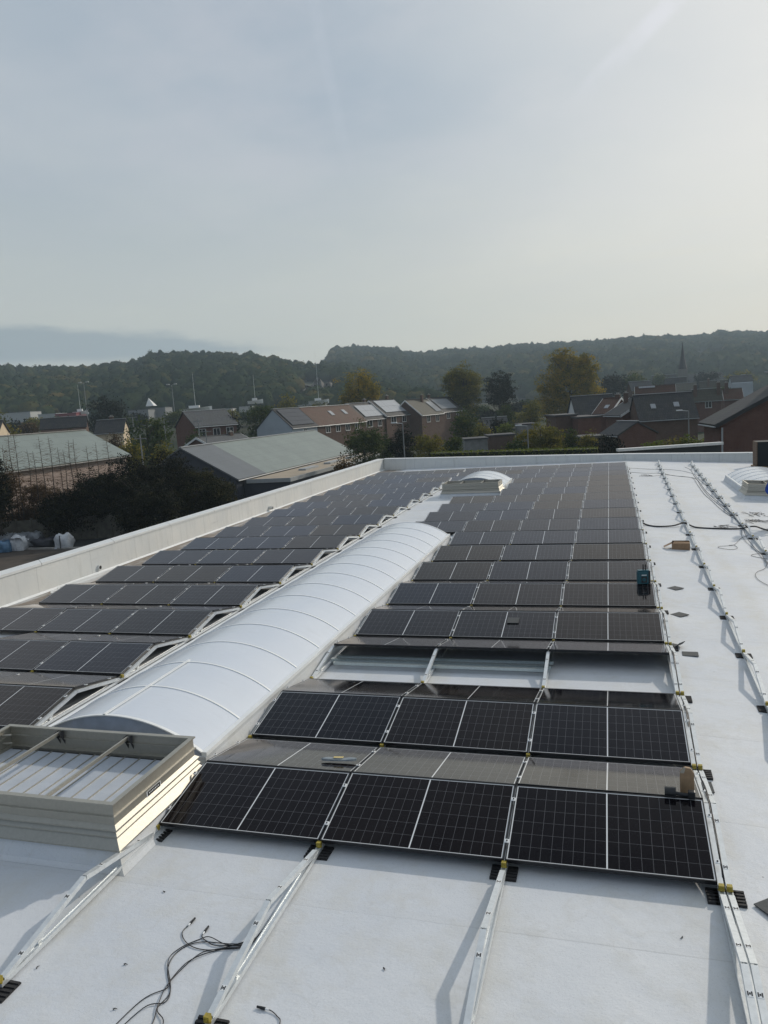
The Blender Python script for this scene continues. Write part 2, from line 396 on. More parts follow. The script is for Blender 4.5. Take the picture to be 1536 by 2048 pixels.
# fillet strip along the parapet foot
b = MB()
for k in range(40):
    ya, yb = -8+k*1.24, -8+(k+1)*1.24
    f = lambda y: -13.77-0.32*max(0, (y-9)/32.5)
    b.add([(f(ya)+.005,ya,g+.05),(f(yb)+.005,yb,g+.05),(f(yb)+.07,yb,g+.006),(f(ya)+.07,ya,g+.006)], [(3,2,1,0)])
b.build('corner_fillet', alu_white, ware)
for (yy, nm) in ((11.76, 'drain_outlet'), (23.4, 'drain_outlet')):
    b = MB(); b.tube([(-13.9, yy, g+.16), (-13.74, yy, g+.16)], 0.075, 14); o = b.build(nm, upstand, ware)
    b = MB(); b.tube([(-13.9, yy, g+.16), (-13.735, yy, g+.16)], 0.05, 14); b.build('drain_hole', black_rubber, o)
# ------------------------------------------------------------------ solar panels
TH = 0.1886; PITCHY = 2.1034; PW, PH = 1.724, 0.998; CP = 1.738
ZV = 0.12                                   # height of the glass at the low edge
RIDGE = 0.992
def panel_meshes():
    b = MB(); h = .035; t = .011; w = PW/2
    for (x0, x1, ya, yb) in ((-w, w, 0, t), (-w, w, PH-t, PH), (-w, -w+t, t, PH-t), (w-t, w, t, PH-t)):
        b.box(x0, x1, ya, yb, -h, 0)
    g = MB(); g.box(-w+t, w-t, t, PH-t, -.012, -.003)
    return b.mesh('frame', panel_frame), g.mesh('glass', cells)
me_frame, me_glass = panel_meshes()
pan0 = None
def put_panel(x, y, z, far, label, group):
    global pan0
    if pan0 is None:
        o = empty('solar_panel'); f_ = bpy.data.objects.new('frame', me_frame); g_ = bpy.data.objects.new('glass', me_glass)
        for q in (f_, g_): COL.objects.link(q); q.parent = o
        pan0 = o
    else: o = copy_tree(pan0)
    o.location = (x, y, z)
    o.rotation_euler = (TH+random.uniform(-.006,.006), random.uniform(-.0025,.0025), math.pi if far else 0)
    tag(o, label, 'solar panel', group)
def row_word(k): return ORD[k+1]
def right_cols(k):
    if k < 8: return 3
    if k < 12: return 4
    if k < 15: return 3
    return 5
for k in range(18):
    nc = right_cols(k)
    for c in range(nc):
        colw = 'rightmost in its row' if c == 0 else ('leftmost in its row' if c == nc-1 else f'{ORD[c+1]} from the right')
        x = -CP*c
        if k != 2:
            put_panel(x, k*PITCHY, ZV, False, f'black panel facing the viewer, {row_word(k)} ridge of the right array, {colw}', 'panels facing the viewer in the right-hand array')
        if k < 10: put_panel(x, k*PITCHY+2*RIDGE, ZV, True, f'dark panel facing away behind the {row_word(k)} ridge of the right array, {colw}', 'panels facing away in the right-hand array')
LX = -7.58; LOFF = -0.24
def ldx(y): return -0.0085*max(0, y-8)
for k in range(1, 18):
    for c in range(3):
        y = k*PITCHY+LOFF; x = LX-PW/2-CP*c+ldx(y)
        colw = ('dome side', 'middle', 'parapet side')[c]
        if k < 3 and c == 2: continue
        put_panel(x, y, ZV, False, f'black panel facing the viewer, {row_word(k-1)} ridge of the left array, {colw} column', 'panels facing the viewer in the left-hand array')
        if k < 10: put_panel(x, y+2*RIDGE, ZV, True, f'dark panel facing away behind the {row_word(k-1)} ridge of the left array, {colw} column', 'panels facing away in the left-hand array')

# ------------------------------------------------------------------ support frames under and beside the panels
def clamp_mesh(lying):
    b = MB()
    if lying: b.box(-.019,.019,-.022,.022,-.001,.006); b.box(-.006,.006,-.006,.006,.006,.013, 1)
    else:
        for s in (-1, 0, 1): b.box(s*.012-.004 if s else -.005, s*.012+.004 if s else .005, -.016 if s else -.007, .016 if s else .007, .0003, .0018, 1)
        b.box(-.02,.02,-.024,.024,-.002,.0004)
    return b.mesh('clamp' if lying else 'slot', [alu_white, black_rubber])
me_clamp, me_slot = clamp_mesh(True), clamp_mesh(False)
def c_beam(p, q, w=.046, h=.042):
    b = MB(); a = Vector(p); c = Vector(q); d = (c-a).normalized(); u = Vector((1,0,0)).cross(d); t = .004
    X = Vector((1,0,0))
    prof = [(-w/2,-h/2),(-w/2,h/2),(w/2,h/2),(w/2,-h/2),(w/2-.012,-h/2),(w/2-.012,-h/2+t),(w/2-t,-h/2+t),(w/2-t,h/2-t),(-w/2+t,h/2-t),(-w/2+t,-h/2+t),(-w/2+.012,-h/2+t),(-w/2+.012,-h/2)]
    b.prism([X*i+u*j for i, j in prof], a, c); return b
def frame_parts():
    P = PITCHY
    base = MB(); base.prism([(i,0,j) for i, j in ((-.024,.024),(.024,.024),(.024,.062),(.014,.062),(.014,.056),(-.014,.056),(-.014,.062),(-.024,.062))], (0,-.02,0), (0,P-.028,0))
    near = c_beam((0,.015,.062),(0,.988,.247)); far = c_beam((0,.996,.247),(0,P-.115,.042+.026))
    st = MB(); st.beam((0,.40,.058),(0,.47,.135),.036,.006, up=(1,0,0))
    cap = MB(); cap.box(-.0205,.0205,-.036,.004,.062,.108); cap.box(-.012,.012,-.041,-.036,.068,.09); cap.box(-.0262,.0262,-.024,-.012,.055,.066)
    pad = MB(); pad.box(-.115,.115,-.13,.07,.0,.012)
    for i in range(5): pad.box(-.115,.115,-.127+i*.042,-.127+i*.042+.022,.012,.022)
    return base, near, far, st, cap, pad
_fp = frame_parts()
_nm = ('base_rail', 'near_beam', 'far_beam', 'strut', 'end_cap', 'foot_pad')
_mt = (galv, galv, galv, galv, yellow, black_rubber)
fr_me = [p.mesh(n, q) for p, n, q in zip(_fp, _nm, _mt)]
def clamp_spots(near, lying):
    out = []
    for s in (.22, .78):
        if near: yy = s*PH*math.cos(TH); z = ZV+s*PH*math.sin(TH)
        else: yy = 2*RIDGE-s*PH*math.cos(TH); z = ZV+s*PH*math.sin(TH)
        dz = .001 if lying else -.036
        out.append((yy, z+dz, TH if near else -TH))
    return out
proto = {}
def put_frame(x, y, z, rz, near_l, far_l, label, group):
    key = (near_l, far_l)
    if key not in proto:
        o = empty('support_frame')
        for n, me in zip(_nm, fr_me):
            q = bpy.data.objects.new(n, me); COL.objects.link(q); q.parent = o
        for near, ly in ((True, near_l), (False, far_l)):
            for yy, zz, rx in clamp_spots(near, ly):
                if not ly:      # lying on the bare beam itself
                    zz = (.062+.185*(yy-.015)/.973+.0225) if near else (.068+.179*(PITCHY-.115-yy)/.993+.0225)
                q = bpy.data.objects.new('clamp' if ly else 'slot_plate', me_clamp if ly else me_slot); COL.objects.link(q); q.parent = o
                q.location = (0, yy, zz); q.rotation_euler = (rx, 0, 0)
        proto[key] = o
    else: o = copy_tree(proto[key])
    o.location = (x, y, z); o.rotation_euler = (0, 0, rz)
    tag(o, label, 'support frame', group)
for k in range(-1, 18):
    y = k*PITCHY
    near, far = (k >= 0 and k != 2), k >= 0
    where = 'nearest of all, without panels' if k < 0 else f'at the {row_word(k)} panel ridge'
    put_frame(.889, y, 0, 0, near, far, f'inner steel frame on the right array\'s right edge, {where}', 'frames along the right edge of the right array')
    put_frame(.951, y, 0, 0, False, False, f'bare outer steel frame beside the right array, {where}', 'outer frames beside the right array')
    put_frame(-.869, y, 0, 0, near, far, f'steel frame between first and second columns from right, {where}', 'frames between the panel columns')
    put_frame(-2.607, y, 0, 0, near, far, f'steel frame between second and third columns from right, {where}', 'frames between the panel columns')
    put_frame(-4.352 if k < 8 or 11 < k < 15 else -4.345, y, 0, 0, near, far, f'steel frame left of the third column from right, {where}', 'frames at the left of the right array')
    if k in (8, 9, 10, 11, 15, 16, 17):
        put_frame(-6.09, y, 0, 0, True, True, f'steel frame left of the fourth column from right, {where}', 'frames at the left of the right array')
for k in range(1, 18):
    y = k*PITCHY+LOFF
    put_frame(LX+.03+ldx(y), y, 0, .0085 if y > 8 else 0, True, True, f'steel frame edging the left array beside the dome, {row_word(k-1)} ridge', 'frames edging the left array')
    for c in (1, 2):
        if k < 3 and c == 2: continue
        put_frame(LX-CP*c+.007+ldx(y), y, 0, 0, True, True, f'steel triangle frame between left array columns, {"nearer the dome" if c == 1 else "nearer the parapet"}, {row_word(k-1)} ridge', 'frames inside the left array')
for k in range(-1, 17):
    y = 4.12+PITCHY*k; x = 1.96+.0205*(y-4)
    put_frame(x, y, roof_z(x), -.0205, False, False, f'bare steel triangle frame in the row right of the array, {ORD[k+2]} from the front', 'bare frames in the row right of the array')
for k in range(-2, 12):
    y = 14.45+PITCHY*k; x = 3.77+.025*(y-14.5)
    put_frame(x, y, roof_z(x), -.025, False, False, f'bare steel triangle frame in the far right row beside grey cables, {ORD[k+3]} from the front', 'bare frames in the far right row')

# ------------------------------------------------------------------ barrel skylights
def mat_opal():
    M = Mat('opal_polycarbonate'); v = M.coord(); n = M.noise(v, 1.2, 4)
    st = M.noise(M.coord('Object', (40, 1.5, 40)), 1.0, 3)
    gr = M.noise(M.coord('Object', (1.5, 9, 1)), 1.3, 5, 0.7)
    M.set(col=M.mix(M.math('MULTIPLY', M.ramp(gr, 0.55, 0.8), 0.35), M.mix(n, (0.60, 0.655, 0.735), (0.70, 0.74, 0.795)), (0.52, 0.54, 0.56)), rough=M.math('ADD', 0.16, M.math('MULTIPLY', st, 0.12)), spec=0.5)
    M.set(coat=0.25, coatr=0.1); M.bump(M.noise(M.coord('Object', (1, 5, 1)), 1.6, 3), 0.12, 0.02)
    return M.m
opal = mat_opal()
opal_end = simple('opal_end_wall', (0.36, 0.42, 0.52), 0.25)
def barrel(name, x0, x1, ya, yb, z0, rise, bays, label, seam=False, loc=(0,0,0), tilt=0):
    o = empty(name, loc, 0, label, 'skylight'); o.rotation_euler = (0, tilt, 0)
    w = (x1-x0)/2; xc = (x0+x1)/2; Rr = (w*w+rise*rise)/(2*rise); a0 = math.asin(w/Rr); N = 28
    def arc(t, off=0): a = -a0+2*a0*t; return xc+(Rr+off)*math.sin(a), z0+rise-Rr+(Rr+off)*math.cos(a)
    cb = MB(); cb.ring(x0, x1, ya, yb, [(.10,0),(.05,z0-.06),(.05,z0-.02),(-.03,z0-.02)]); cb.build('curb', membrane, o)
    g = MB(); M_ = bays*3
    vs = []; fs = []
    for j in range(M_+1):
        y = ya+(yb-ya)*j/M_
        for i in range(N+1): X, Z = arc(i/N); vs.append((X, y, Z))
    for j in range(M_):
        for i in range(N): fs.append((j*(N+1)+i, j*(N+1)+i+1, (j+1)*(N+1)+i+1, (j+1)*(N+1)+i))
    g.add(vs, fs); g.build('glazing', opal, o, smooth=True)
    for y, s in ((ya+.012, -1), (yb-.012, 1)):
        e = MB(); pts = [(*[arc(i/N, -.004)[0]], y, arc(i/N, -.004)[1]) for i in range(N+1)]+[(x1,y,z0-.02),(x0,y,z0-.02)]
        e.add(pts, [tuple(range(len(pts))) if s > 0 else tuple(range(len(pts)))[::-1]]); e.build('end_wall', opal_end, o)
    for j in range(bays+1):
        y = ya+(yb-ya)*j/bays; r = MB(); hw = .016 if 0 < j < bays else .022
        vs = []; fs = []
        for i in range(N+1):
            for yy, of in ((y-hw,-.004),(y-hw,.009),(y+hw,.009),(y+hw,-.004)): X, Z = arc(i/N, of); vs.append((X, yy, Z))
        for i in range(N):
            for q in range(3): fs.append((i*4+q, i*4+q+1, i*4+5+q, i*4+4+q))
        r.add(vs, [f[::-1] for f in fs]); r.build('rib', alu_white, o)
    for xx, s in ((x0, -1), (x1, 1)):
        p = MB(); p.box(min(xx-s*.012, xx+s*.052), max(xx-s*.012, xx+s*.052), ya-.03, yb+.03, z0-.018, z0+.030); p.build('edge_profile', alu_white, o)
    if seam:
        X, Z = arc(.47, .010); p = MB(); p.box(X-.016, X+.016, ya-.02, ya+2*(yb-ya)/bays+.05, Z, Z+.016); p.build('joint_bar', alu_white, o)
    return o
barrel('barrel_skylight', -6.92, -4.50, 1.22, 15.45, .27, .40, 15, 'long white barrel skylight with arched ribs between the two panel arrays', True)
barrel('barrel_skylight', -6.98, -4.50, 27.5, 30.6, .27, .43, 3, 'short white barrel skylight between panels near the back parapet')
barrel('barrel_skylight', -1.25, 1.25, 0, 4.9, .24, .42, 5, 'white barrel skylight at the right edge beyond the bare frames', False, (6.35, 26.3, roof_z(6.35)), R(3.43))

# ------------------------------------------------------------------ louvred smoke vents
slat_mat = None
def mat_slat():
    M = Mat('louvre_slat_plastic'); n = M.noise(M.coord('Object', (2, 5, 1)), 1.5, 5, 0.6)
    M.set(col=M.mix(n, (0.36, 0.40, 0.45), (0.52, 0.56, 0.62)), rough=0.35, spec=0.4); return M.m
slat_mat = mat_slat()
dark_gap = simple('dark_metal', (0.06, 0.06, 0.065), 0.5)
def vent(W, L, label, loc, tilt=0):
    o = empty('smoke_vent', loc, 0, label, 'smoke vent'); o.rotation_euler = (0, tilt, 0)
    x0, x1, ya, yb = -W/2, W/2, 0, L
    b = MB(); b.ring(x0, x1, ya, yb, [(.17,0.002),(.12,.03),(.06,.19)]); b.build('curb', membrane, o)
    b = MB(); b.ring(x0, x1, ya, yb, [(.02,.180),(.092,.180),(.092,.194),(.02,.288),(0,.288)]); b.build('flange', alu, o)
    b = MB(); b.ring(x0, x1, ya, yb, [(.012,.283),(.040,.283),(.040,.296),(.004,.345),(.036,.345),(.036,.36),(0,.392),(0,.455),(.018,.462),(.018,.478),(0,.485),(0,.585),(.02,.592),(.02,.606),(-.035,.606),(-.035,.59),(-.012,.585),(-.012,.50),(-.03,.495),(-.03,.485),(-.012,.48),(-.012,.37),(-.05,.365),(-.05,.33)]); fr = b.build('casing', alu, o)
    b = MB(); b.box(x0+.01, x1-.01, ya+.01, yb-.01, .30, .315); b.build('tray', dark_gap, o)
    n = 12; dx = (W-.10)/n
    for i in range(n):
        xa = x0+.05+i*dx; s = MB()
        s.add([(xa+.010,ya+.06,.350),(xa+dx-.008,ya+.06,.347),(xa+dx-.008,yb-.10,.347),(xa+.010,yb-.10,.350),(xa+.010,ya+.06,.340),(xa+dx-.008,ya+.06,.337),(xa+dx-.008,yb-.10,.337),(xa+.010,yb-.10,.340)],
              [(0,1,2,3),(7,6,5,4),(0,4,5,1),(1,5,6,2),(2,6,7,3),(3,7,4,0)])
        q = s.build('louvre_slat', slat_mat, o)
        e = MB(); e.box(xa+.002, xa+.011, ya+.055, yb-.095, .333, .362); e.build('slat_edge', alu, q)
    for xx in (x0+W*.30, x0+W*.675):
        b = MB(); b.box(xx-.011, xx+.011, ya+.012, yb-.012, .548, .585); b.build('crossbar', alu, o)
        b = MB(); b.prism([(xx+.03,yb-.013,.585),(xx+.03,yb-.013,.42),(xx+.03,yb-.10,.585)], (0,0,0), (.006,0,0)); b.prism([(xx-.036,yb-.013,.585),(xx-.036,yb-.013,.42),(xx-.036,yb-.10,.585)], (0,0,0), (.006,0,0)); b.build('bracket', dark_gap, o)
    for zz in (.44, .54):
        b = MB(); b.tube([(x0+.02, yb-.16, zz), (x0+.13, yb-.13, zz)], .012, 8); b.build('bolt', alu, o)
    b = MB(); b.box(x1+.0005, x1+.004, L*.36, L*.53, .385, .445); pl = b.build('name_plate', alu_white, o)
    b = MB(); b.box(x1+.004, x1+.006, L*.37, L*.52, .391, .439); b.build('plate_face', black_rubber, pl)
    for i in range(7):
        b = MB(); b.box(x1+.006, x1+.007, L*(.385+.018*i), L*(.395+.018*i), .410, .424); b.build('plate_mark', alu_white, pl)
    return o
vent(2.50, 1.46, 'open aluminium smoke vent with louvre slats in front of the long dome', (-5.69, -.53, 0))
vent(2.44, 1.2, 'far aluminium smoke vent in front of the short dome', (-5.72, 26.2, 0))
vent(2.44, 1.3, 'aluminium smoke vent at the right edge in front of the right-hand dome', (6.2, 24.9, roof_z(6.45)), R(3.43))

# ------------------------------------------------------------------ small things on the roof
def rz(x): return roof_z(x)
def mat_piece(x, y, z, w, l, a, label, curl=0, slope=0):
    b = MB(); n = 6; vs = []; fs = []
    for i in range(n+1):
        t = i/n-.5
        zz = curl*max(0, t+.1)**2*4
        for j in (-.5, .5): vs.append((t*w, j*l, zz+.004)); vs.append((t*w, j*l, zz+.014))
    for i in range(n):
        q = i*4; fs += [(q+1,q+5,q+7,q+3),(q+4,q,q+2,q+6),(q,q+4,q+5,q+1),(q+6,q+2,q+3,q+7)]
    fs += [(0,1,3,2),(n*4+2,n*4+3,n*4+1,n*4)]
    b.add(vs, fs); o = b.build('rubber_mat', grey_rubber); o.location = (x, y, z); o.rotation_euler = (slope, 0, a)
    tag(o, label, 'rubber mat', 'loose rubber mats')
mat_piece(1.335, 10.30, rz(1.33), .24, .24, R(45), 'grey rubber square on the roof beside the teal tool, farthest of four')
mat_piece(1.255, 8.30, rz(1.25), .23, .23, R(45), 'grey rubber square lying like a diamond, second farthest on the roof')
mat_piece(1.225, 6.08, rz(1.22), .235, .20, R(-2), 'grey rubber rectangle lying flat near the curled mat')
mat_piece(1.045, 6.42, rz(1.04), .22, .16, R(-38), 'curled grey rubber scrap against the outer edge frame', .06)
mat_piece(1.012, 1.80, .0, .06, .22, R(2), 'narrow dark rubber strip beside the outer frame, near the wooden block')
mat_piece(1.30, -.10, 0, .26, .26, R(38), 'dark rubber square cut by the right edge, nearest the viewer')
mat_piece(-1.60, 3*PITCHY+.60, ZV+.60*math.tan(TH)+.001, .2, .2, R(50), 'dark rubber square lying on a panel of the fourth ridge', 0, 0)
bpy.data.objects[-1 if False else 'rubber_mat.006'].rotation_euler = (TH, 0, 0)
b = MB()
me_teal = simple('teal_plastic', (0.006, 0.085, 0.115), 0.35); me_dark = simple('dark_plastic', (0.012, 0.014, 0.016), 0.4)
tool = empty('power_tool', (.68, 9.40, ZV+.187), R(8), 'teal boxy cordless tool standing on a panel ridge, two prongs upward', 'power tool')
b.box(-.125,.085,-.05,.06,.0,.25); b.box(-.115,.10,-.045,.055,.25,.275); b.build('body', me_teal, tool, bevel=.008)
b = MB(); b.box(.085,.125,-.045,.055,.0,.262); b.build('battery', me_dark, tool, bevel=.006)
for xx in (-.005, .038):
    b = MB(); b.box(xx-.011, xx+.011, -.012, .012, .275, .39); b.build('prong', me_dark, tool, bevel=.003)
b = MB(); b.box(-.05,.055,-.056,-.05,.03,.15); pf = b.build('front_plate', me_dark, tool)
b = MB(); b.tube([(0,-.056,.09),(0,-.064,.09)], .035, 18); b.build('dial', me_teal, pf)
b = MB(); b.box(-.045,.05,-.053,-.05,.172,.188); b.build('logo_strip', alu_white, tool)
wood = simple('pale_wood', (0.30, 0.20, 0.115), 0.7, 0, 0.2, 18)
o = empty('wooden_block', (.735, 1.12, ZV+.168), R(6), 'pointed brown wooden block standing behind the nearest panel ridge', 'wooden block')
b = MB(); b.prism([(-.062,0,0),(.062,0,0),(.062,0,.20),(.03,0,.25),(-.02,0,.26),(-.062,0,.215)], (0,-.018,0), (0,.018,0)); b.build('board', wood, o, bevel=.003)
b = MB(); b.prism([(-.063,0,.205),(-.03,0,.205),(-.015,0,.263),(-.03,0,.262),(-.063,0,.222)], (0,-.021,0), (0,-.018,0)); b.build('metal_tip', alu, o)
o = empty('impact_driver', (.66, .985, ZV+.187), R(-4), 'black cordless driver lying on the nearest panel ridge', 'power tool')
b = MB(); b.tube([(-.135,.0,.045),(-.13,0,.045),(-.04,0,.046),(-.035,0,.046)], .046, 14); b.build('motor_housing', me_dark, o, bevel=.004)
b = MB(); b.tube([(-.05,0,.035),(.02,0,.03),(.09,0,.028)], .018, 10); b.build('grip', me_dark, o)
b = MB(); b.box(.07,.135,-.03,.03,.0,.075); b.build('battery', me_dark, o, bevel=.01)
# plastic packet on the back of the nearest row
o = empty('blade_packet', (-2.86, 1.30, ZV+.142), R(7), 'clear plastic packet with yellow label on the nearest back slope', 'tool packet')
o.rotation_euler = (-TH, 0, R(7))
film = Mat('packet_film'); film.set(col=film.mix(film.noise(film.coord(), 18, 4), (0.06,0.08,0.10), (0.45,0.50,0.52)), rough=0.15, spec=0.8)
b = MB(); n = 16; vs = []; fs = []
for i in range(n+1):
    t = i/n; w = .036*(1-abs(2*t-1)**6)+.004; hgt = .03+.006*math.sin(9*t)
    for (yy, zz) in ((-w,.004),(-w,hgt*.7),(-w*.4,hgt),(w*.4,hgt*.96),(w,hgt*.7),(w,.004)): vs.append((-.20+.40*t, yy, zz))
for i in range(n):
    for j in range(5): fs.append((i*6+j, i*6+6+j, i*6+7+j, i*6+j+1))
fs += [tuple(range(6)), tuple(range(n*6, n*6+6))[::-1]]
b.add(vs, fs); b.build('wrapper', film.m, o)
b = MB(); b.box(-.06,.05,-.02,.022,.0365,.0385); b.build('label', simple('packet_label', (0.70,0.55,0.20), 0.5), o)
# cardboard box
bx = empty('cardboard_box', (1.80, 14.62, rz(1.8)), R(-4), 'open brown cardboard box on the white roof by the bare frames', 'box')
b = MB()
for q in ((-.22,.22,-.13,-.124,0,.16),(-.22,.22,.124,.13,0,.16),(-.22,-.214,-.124,.124,0,.16),(.214,.22,-.124,.124,0,.16),(-.214,.214,-.124,.124,0,.006)): b.box(*q)
b.build('carton', cardboard, bx)
for q in (((-.22,-.13,.16),(-.22,.13,.16),(-.42,.10,.06),(-.42,-.10,.06)), ((-.22,.13,.161),(.22,.13,.161),(.20,.02,.215),(-.20,.02,.215)), ((.22,-.128,.1615),(-.20,-.128,.1615),(-.16,-.02,.20),(.20,-.02,.19))):
    b = MB(); b.prism(list(q), (0,0,0), (0,0,.004)); b.build('flap', cardboard, bx)
galv_dull = metal('dull_galvanised_steel', (0.50, 0.57, 0.58), 0.34, 0.2, 25, 0.8)
# spare steel profiles in the gap of the third ridge
for i, (yy, zz, xa, xb) in enumerate(((5.22,.085,-4.30,-.80),(5.05,.085,-4.34,-.82),(4.90,.085,-4.24,-.86))):
    q = c_beam((0,0,0),(0,xb-xa,0), .075, .044); o = q.build('steel_profile', galv_dull); o.location = (xa, yy, zz); o.rotation_euler = (0,0,R(-90)+R((.4,-.3,.1)[i]))
    tag(o, f'loose galvanised steel profile in the gap under the third ridge, {("rear","middle","front")[i]} of three', 'steel profile', 'loose steel profiles')
# white profiles lying along the foot of the left parapet
for i, (ya, yb) in enumerate(((9.75, 12.1), (9.3, 11.2))):
    b = MB(); b.box(-.05,.05,0,yb-ya,0,.05); b.box(-.05,-.044,0,yb-ya,.05,.09); b.box(.044,.05,0,yb-ya,.05,.09)
    o = b.build('white_profile', alu_white); o.location = (-13.52+.17*i, ya, .006); o.rotation_euler = (0,0,R(-2-2*i))
    tag(o, ('white metal trim length lying against the left parapet foot', 'shorter white trim length lying beside the parapet trim')[i], 'metal trim', 'white trim lengths by the parapet')
# cables
def cable(pts, r, m, label, name='cable', n=7, group=None):
    b = MB(); b.tube(spline(pts, n), r, 6); o = b.build(name, m, None, True); tag(o, label, 'cable', group); return o
def ground_cable(P2, r, wave=0.004): return [(x, y, roof_z(x)+r+.001+random.uniform(0, wave)) for x, y in P2]
FG = [[(-3.30,-2.42),(-3.22,-2.0),(-3.10,-1.86),(-3.11,-1.8),(-3.08,-1.58),(-2.93,-1.42),(-2.70,-1.30),(-2.66,-.9)],
      [(-2.90,-2.40),(-2.94,-2.15),(-3.06,-2.04),(-3.06,-1.87),(-3.24,-1.61),(-3.23,-1.46),(-3.13,-1.33),(-3.05,-1.30),(-2.86,-1.35),(-2.69,-1.27),(-2.655,-.8)],
      [(-2.99,-2.42),(-3.02,-2.16),(-3.07,-2.01),(-3.11,-1.8),(-3.05,-1.5),(-2.93,-1.41),(-2.70,-1.31),(-2.66,-1.0)],
      [(-3.26,-2.45),(-3.16,-2.06),(-3.04,-1.98),(-3.06,-1.87),(-3.20,-1.68),(-3.23,-1.5),(-3.11,-1.36),(-2.70,-1.26),(-2.65,-.7)]]
words = ('looping widest to the left', 'with the tightest curl', 'running straightest', 'crossing over the others')
for i, q in enumerate(FG): cable(ground_cable(q, .004, .012), .0036, cable_black, f'thin black cable on the nearest roof, {words[i]}', group='black cables on the nearest roof')
def plug_cable(q, label):
    o = cable(ground_cable(q, .004, .006), .0036, cable_black, label, 'connector_cable')
    a = Vector((*q[0], roof_z(q[0][0])+.012)); d = (a-Vector((*q[1], a.z))).normalized()
    b = MB(); b.tube([a-d*.005, a+d*.03, a+d*.032, a+d*.06], .0105, 8, r1=.008); b.build('connector', me_dark, o)
    b = MB(); b.tube([a-d*.035, a-d*.008], .0062, 8); b.build('sleeve', alu_white, o)
plug_cable([(-3.30,-1.17),(-3.31,-1.29),(-3.19,-1.40),(-3.04,-1.43),(-2.9,-1.39),(-2.70,-1.24)], 'black cable ending in a plug, leftmost loose end')
plug_cable([(-3.13,-1.24),(-3.13,-1.29),(-3.06,-1.34),(-2.94,-1.37),(-2.70,-1.30)], 'short black cable end with plug beside the leftmost plug')
plug_cable([(-2.30,-1.885),(-2.25,-1.89),(-2.19,-1.92),(-2.14,-1.98),(-2.12,-2.2)], 'single black plug and cable at the bottom edge')
cable([(x, y, roof_z(x)+.024+dz) for x, y, dz in ((.92,18.5,.06),(1.12,18.1,0),(1.42,17.87,0),(1.85,17.98,.02),(2.2,18.25,.07),(2.5,17.98,.0),(3.1,17.91,0),(3.7,17.97,.01),(4.1,18.05,.08),(4.5,17.9,0),(5.5,17.75,0),(8,17.6,0))], .023, cable_black, 'thick black cable crossing the white roof under the bare frames')
GC = [[(.98,36.4),(1.78,36.0),(2.39,35.9),(3.0,35.9),(3.56,35.3),(3.98,33.9),(3.98,31.7),(4.02,29.0),(3.94,25.5),(3.96,23.6),(3.99,22.0),(3.92,19.7),(3.84,18.0)],
      [(.98,34.2),(1.7,33.85),(2.47,33.8),(3.0,32.9),(3.55,32.5),(3.88,31.6),(3.77,28.4),(3.72,25.4),(3.79,23.1),(3.83,21.2),(3.93,19.8),(3.82,18.2)],
      [(1.4,32.4),(2.0,32.5),(2.7,33.2),(3.26,32.6),(3.75,32.0),(3.70,29.3),(3.62,26.2),(3.66,24.4),(3.70,22.1),(3.79,20.6),(3.9,19.5),(3.85,18.1)],
      [(3.9,37.5),(4.05,36),(3.93,33),(3.88,30),(3.80,27),(3.84,24.3),(3.9,22),(3.88,20),(3.8,18)],
      [(3.8,18),(3.68,16.5),(3.64,15.1),(3.66,14.4),(3.62,13.5),(3.66,12.6),(3.72,11.6)],
      [(3.78,18.1),(3.60,17.0),(3.56,16.0),(3.59,15.1),(3.60,14.4),(3.58,13.5),(3.62,12.4),(3.68,11.2)],
      [(3.76,17.0),(3.51,16.5),(3.21,15.5),(3.0,15.25),(2.81,15.15),(2.74,14.97),(2.88,14.8),(3.07,14.81),(3.21,15.04),(3.18,15.4),(3.05,15.35)],
      [(3.62,13.4),(3.45,12.7),(3.21,12.26),(3.11,11.85),(3.11,11.4),(3.25,10.9),(3.5,10.5)],
      [(3.68,13.8),(3.49,13.95),(3.39,14.1),(3.45,14.28),(3.68,14.45)]]
gl = ('outermost, reaching the back row first', 'second, curving below the first', 'third, with a short splice', 'straight beside the frames', 'trailing on past the thick black cable', 'trailing along the frames past the thick cable', 'coiled in a loop near the cardboard box', 'in a wide lone curve at the right edge', 'in a tiny hook beside the near frames')
for i, q in enumerate(GC): cable(ground_cable(q, .008, .01), .008 if i < 4 else .0055, cable_grey, f'grey cable by the far right frames, {gl[i]}', group='grey cables by the far right frames')
def coil(cx, cy, rx, ry, turns, label):
    pts = []; x = y = 0.0
    for i in range(turns*9):
        a = random.uniform(0, 6.28); k = random.uniform(.25, 1.15)**.7
        if i % 4 == 0: x = rx*k*math.cos(a)*1.3; y = ry*k*math.sin(a)*1.3
        else: x += random.uniform(-.5, .5)*rx; y += random.uniform(-.55, .55)*ry
        x = max(-1.4*rx, min(1.4*rx, x)); y = max(-1.3*ry, min(1.3*ry, y))
        pts.append((cx+x, cy+y, roof_z(cx+x)+.006+random.uniform(0,.022)))
    cable(pts, .0045, cable_black, label, 'cable_coil', 4, 'coiled cable ends on the right')
coil(3.35, 18.4, .22, .25, 4, 'small dark tangle of cable just beyond the thick black cable')
coil(4.62, 21.1, .25, .35, 4, 'dark tangle of cable nearest the person in blue')
coil(4.55, 19.6, .34, .3, 5, 'wide flat tangle of cable between frames and person')
coil(1.75, 32.8, .2, .22, 3, 'far dark coil of cable left of the first bare row')
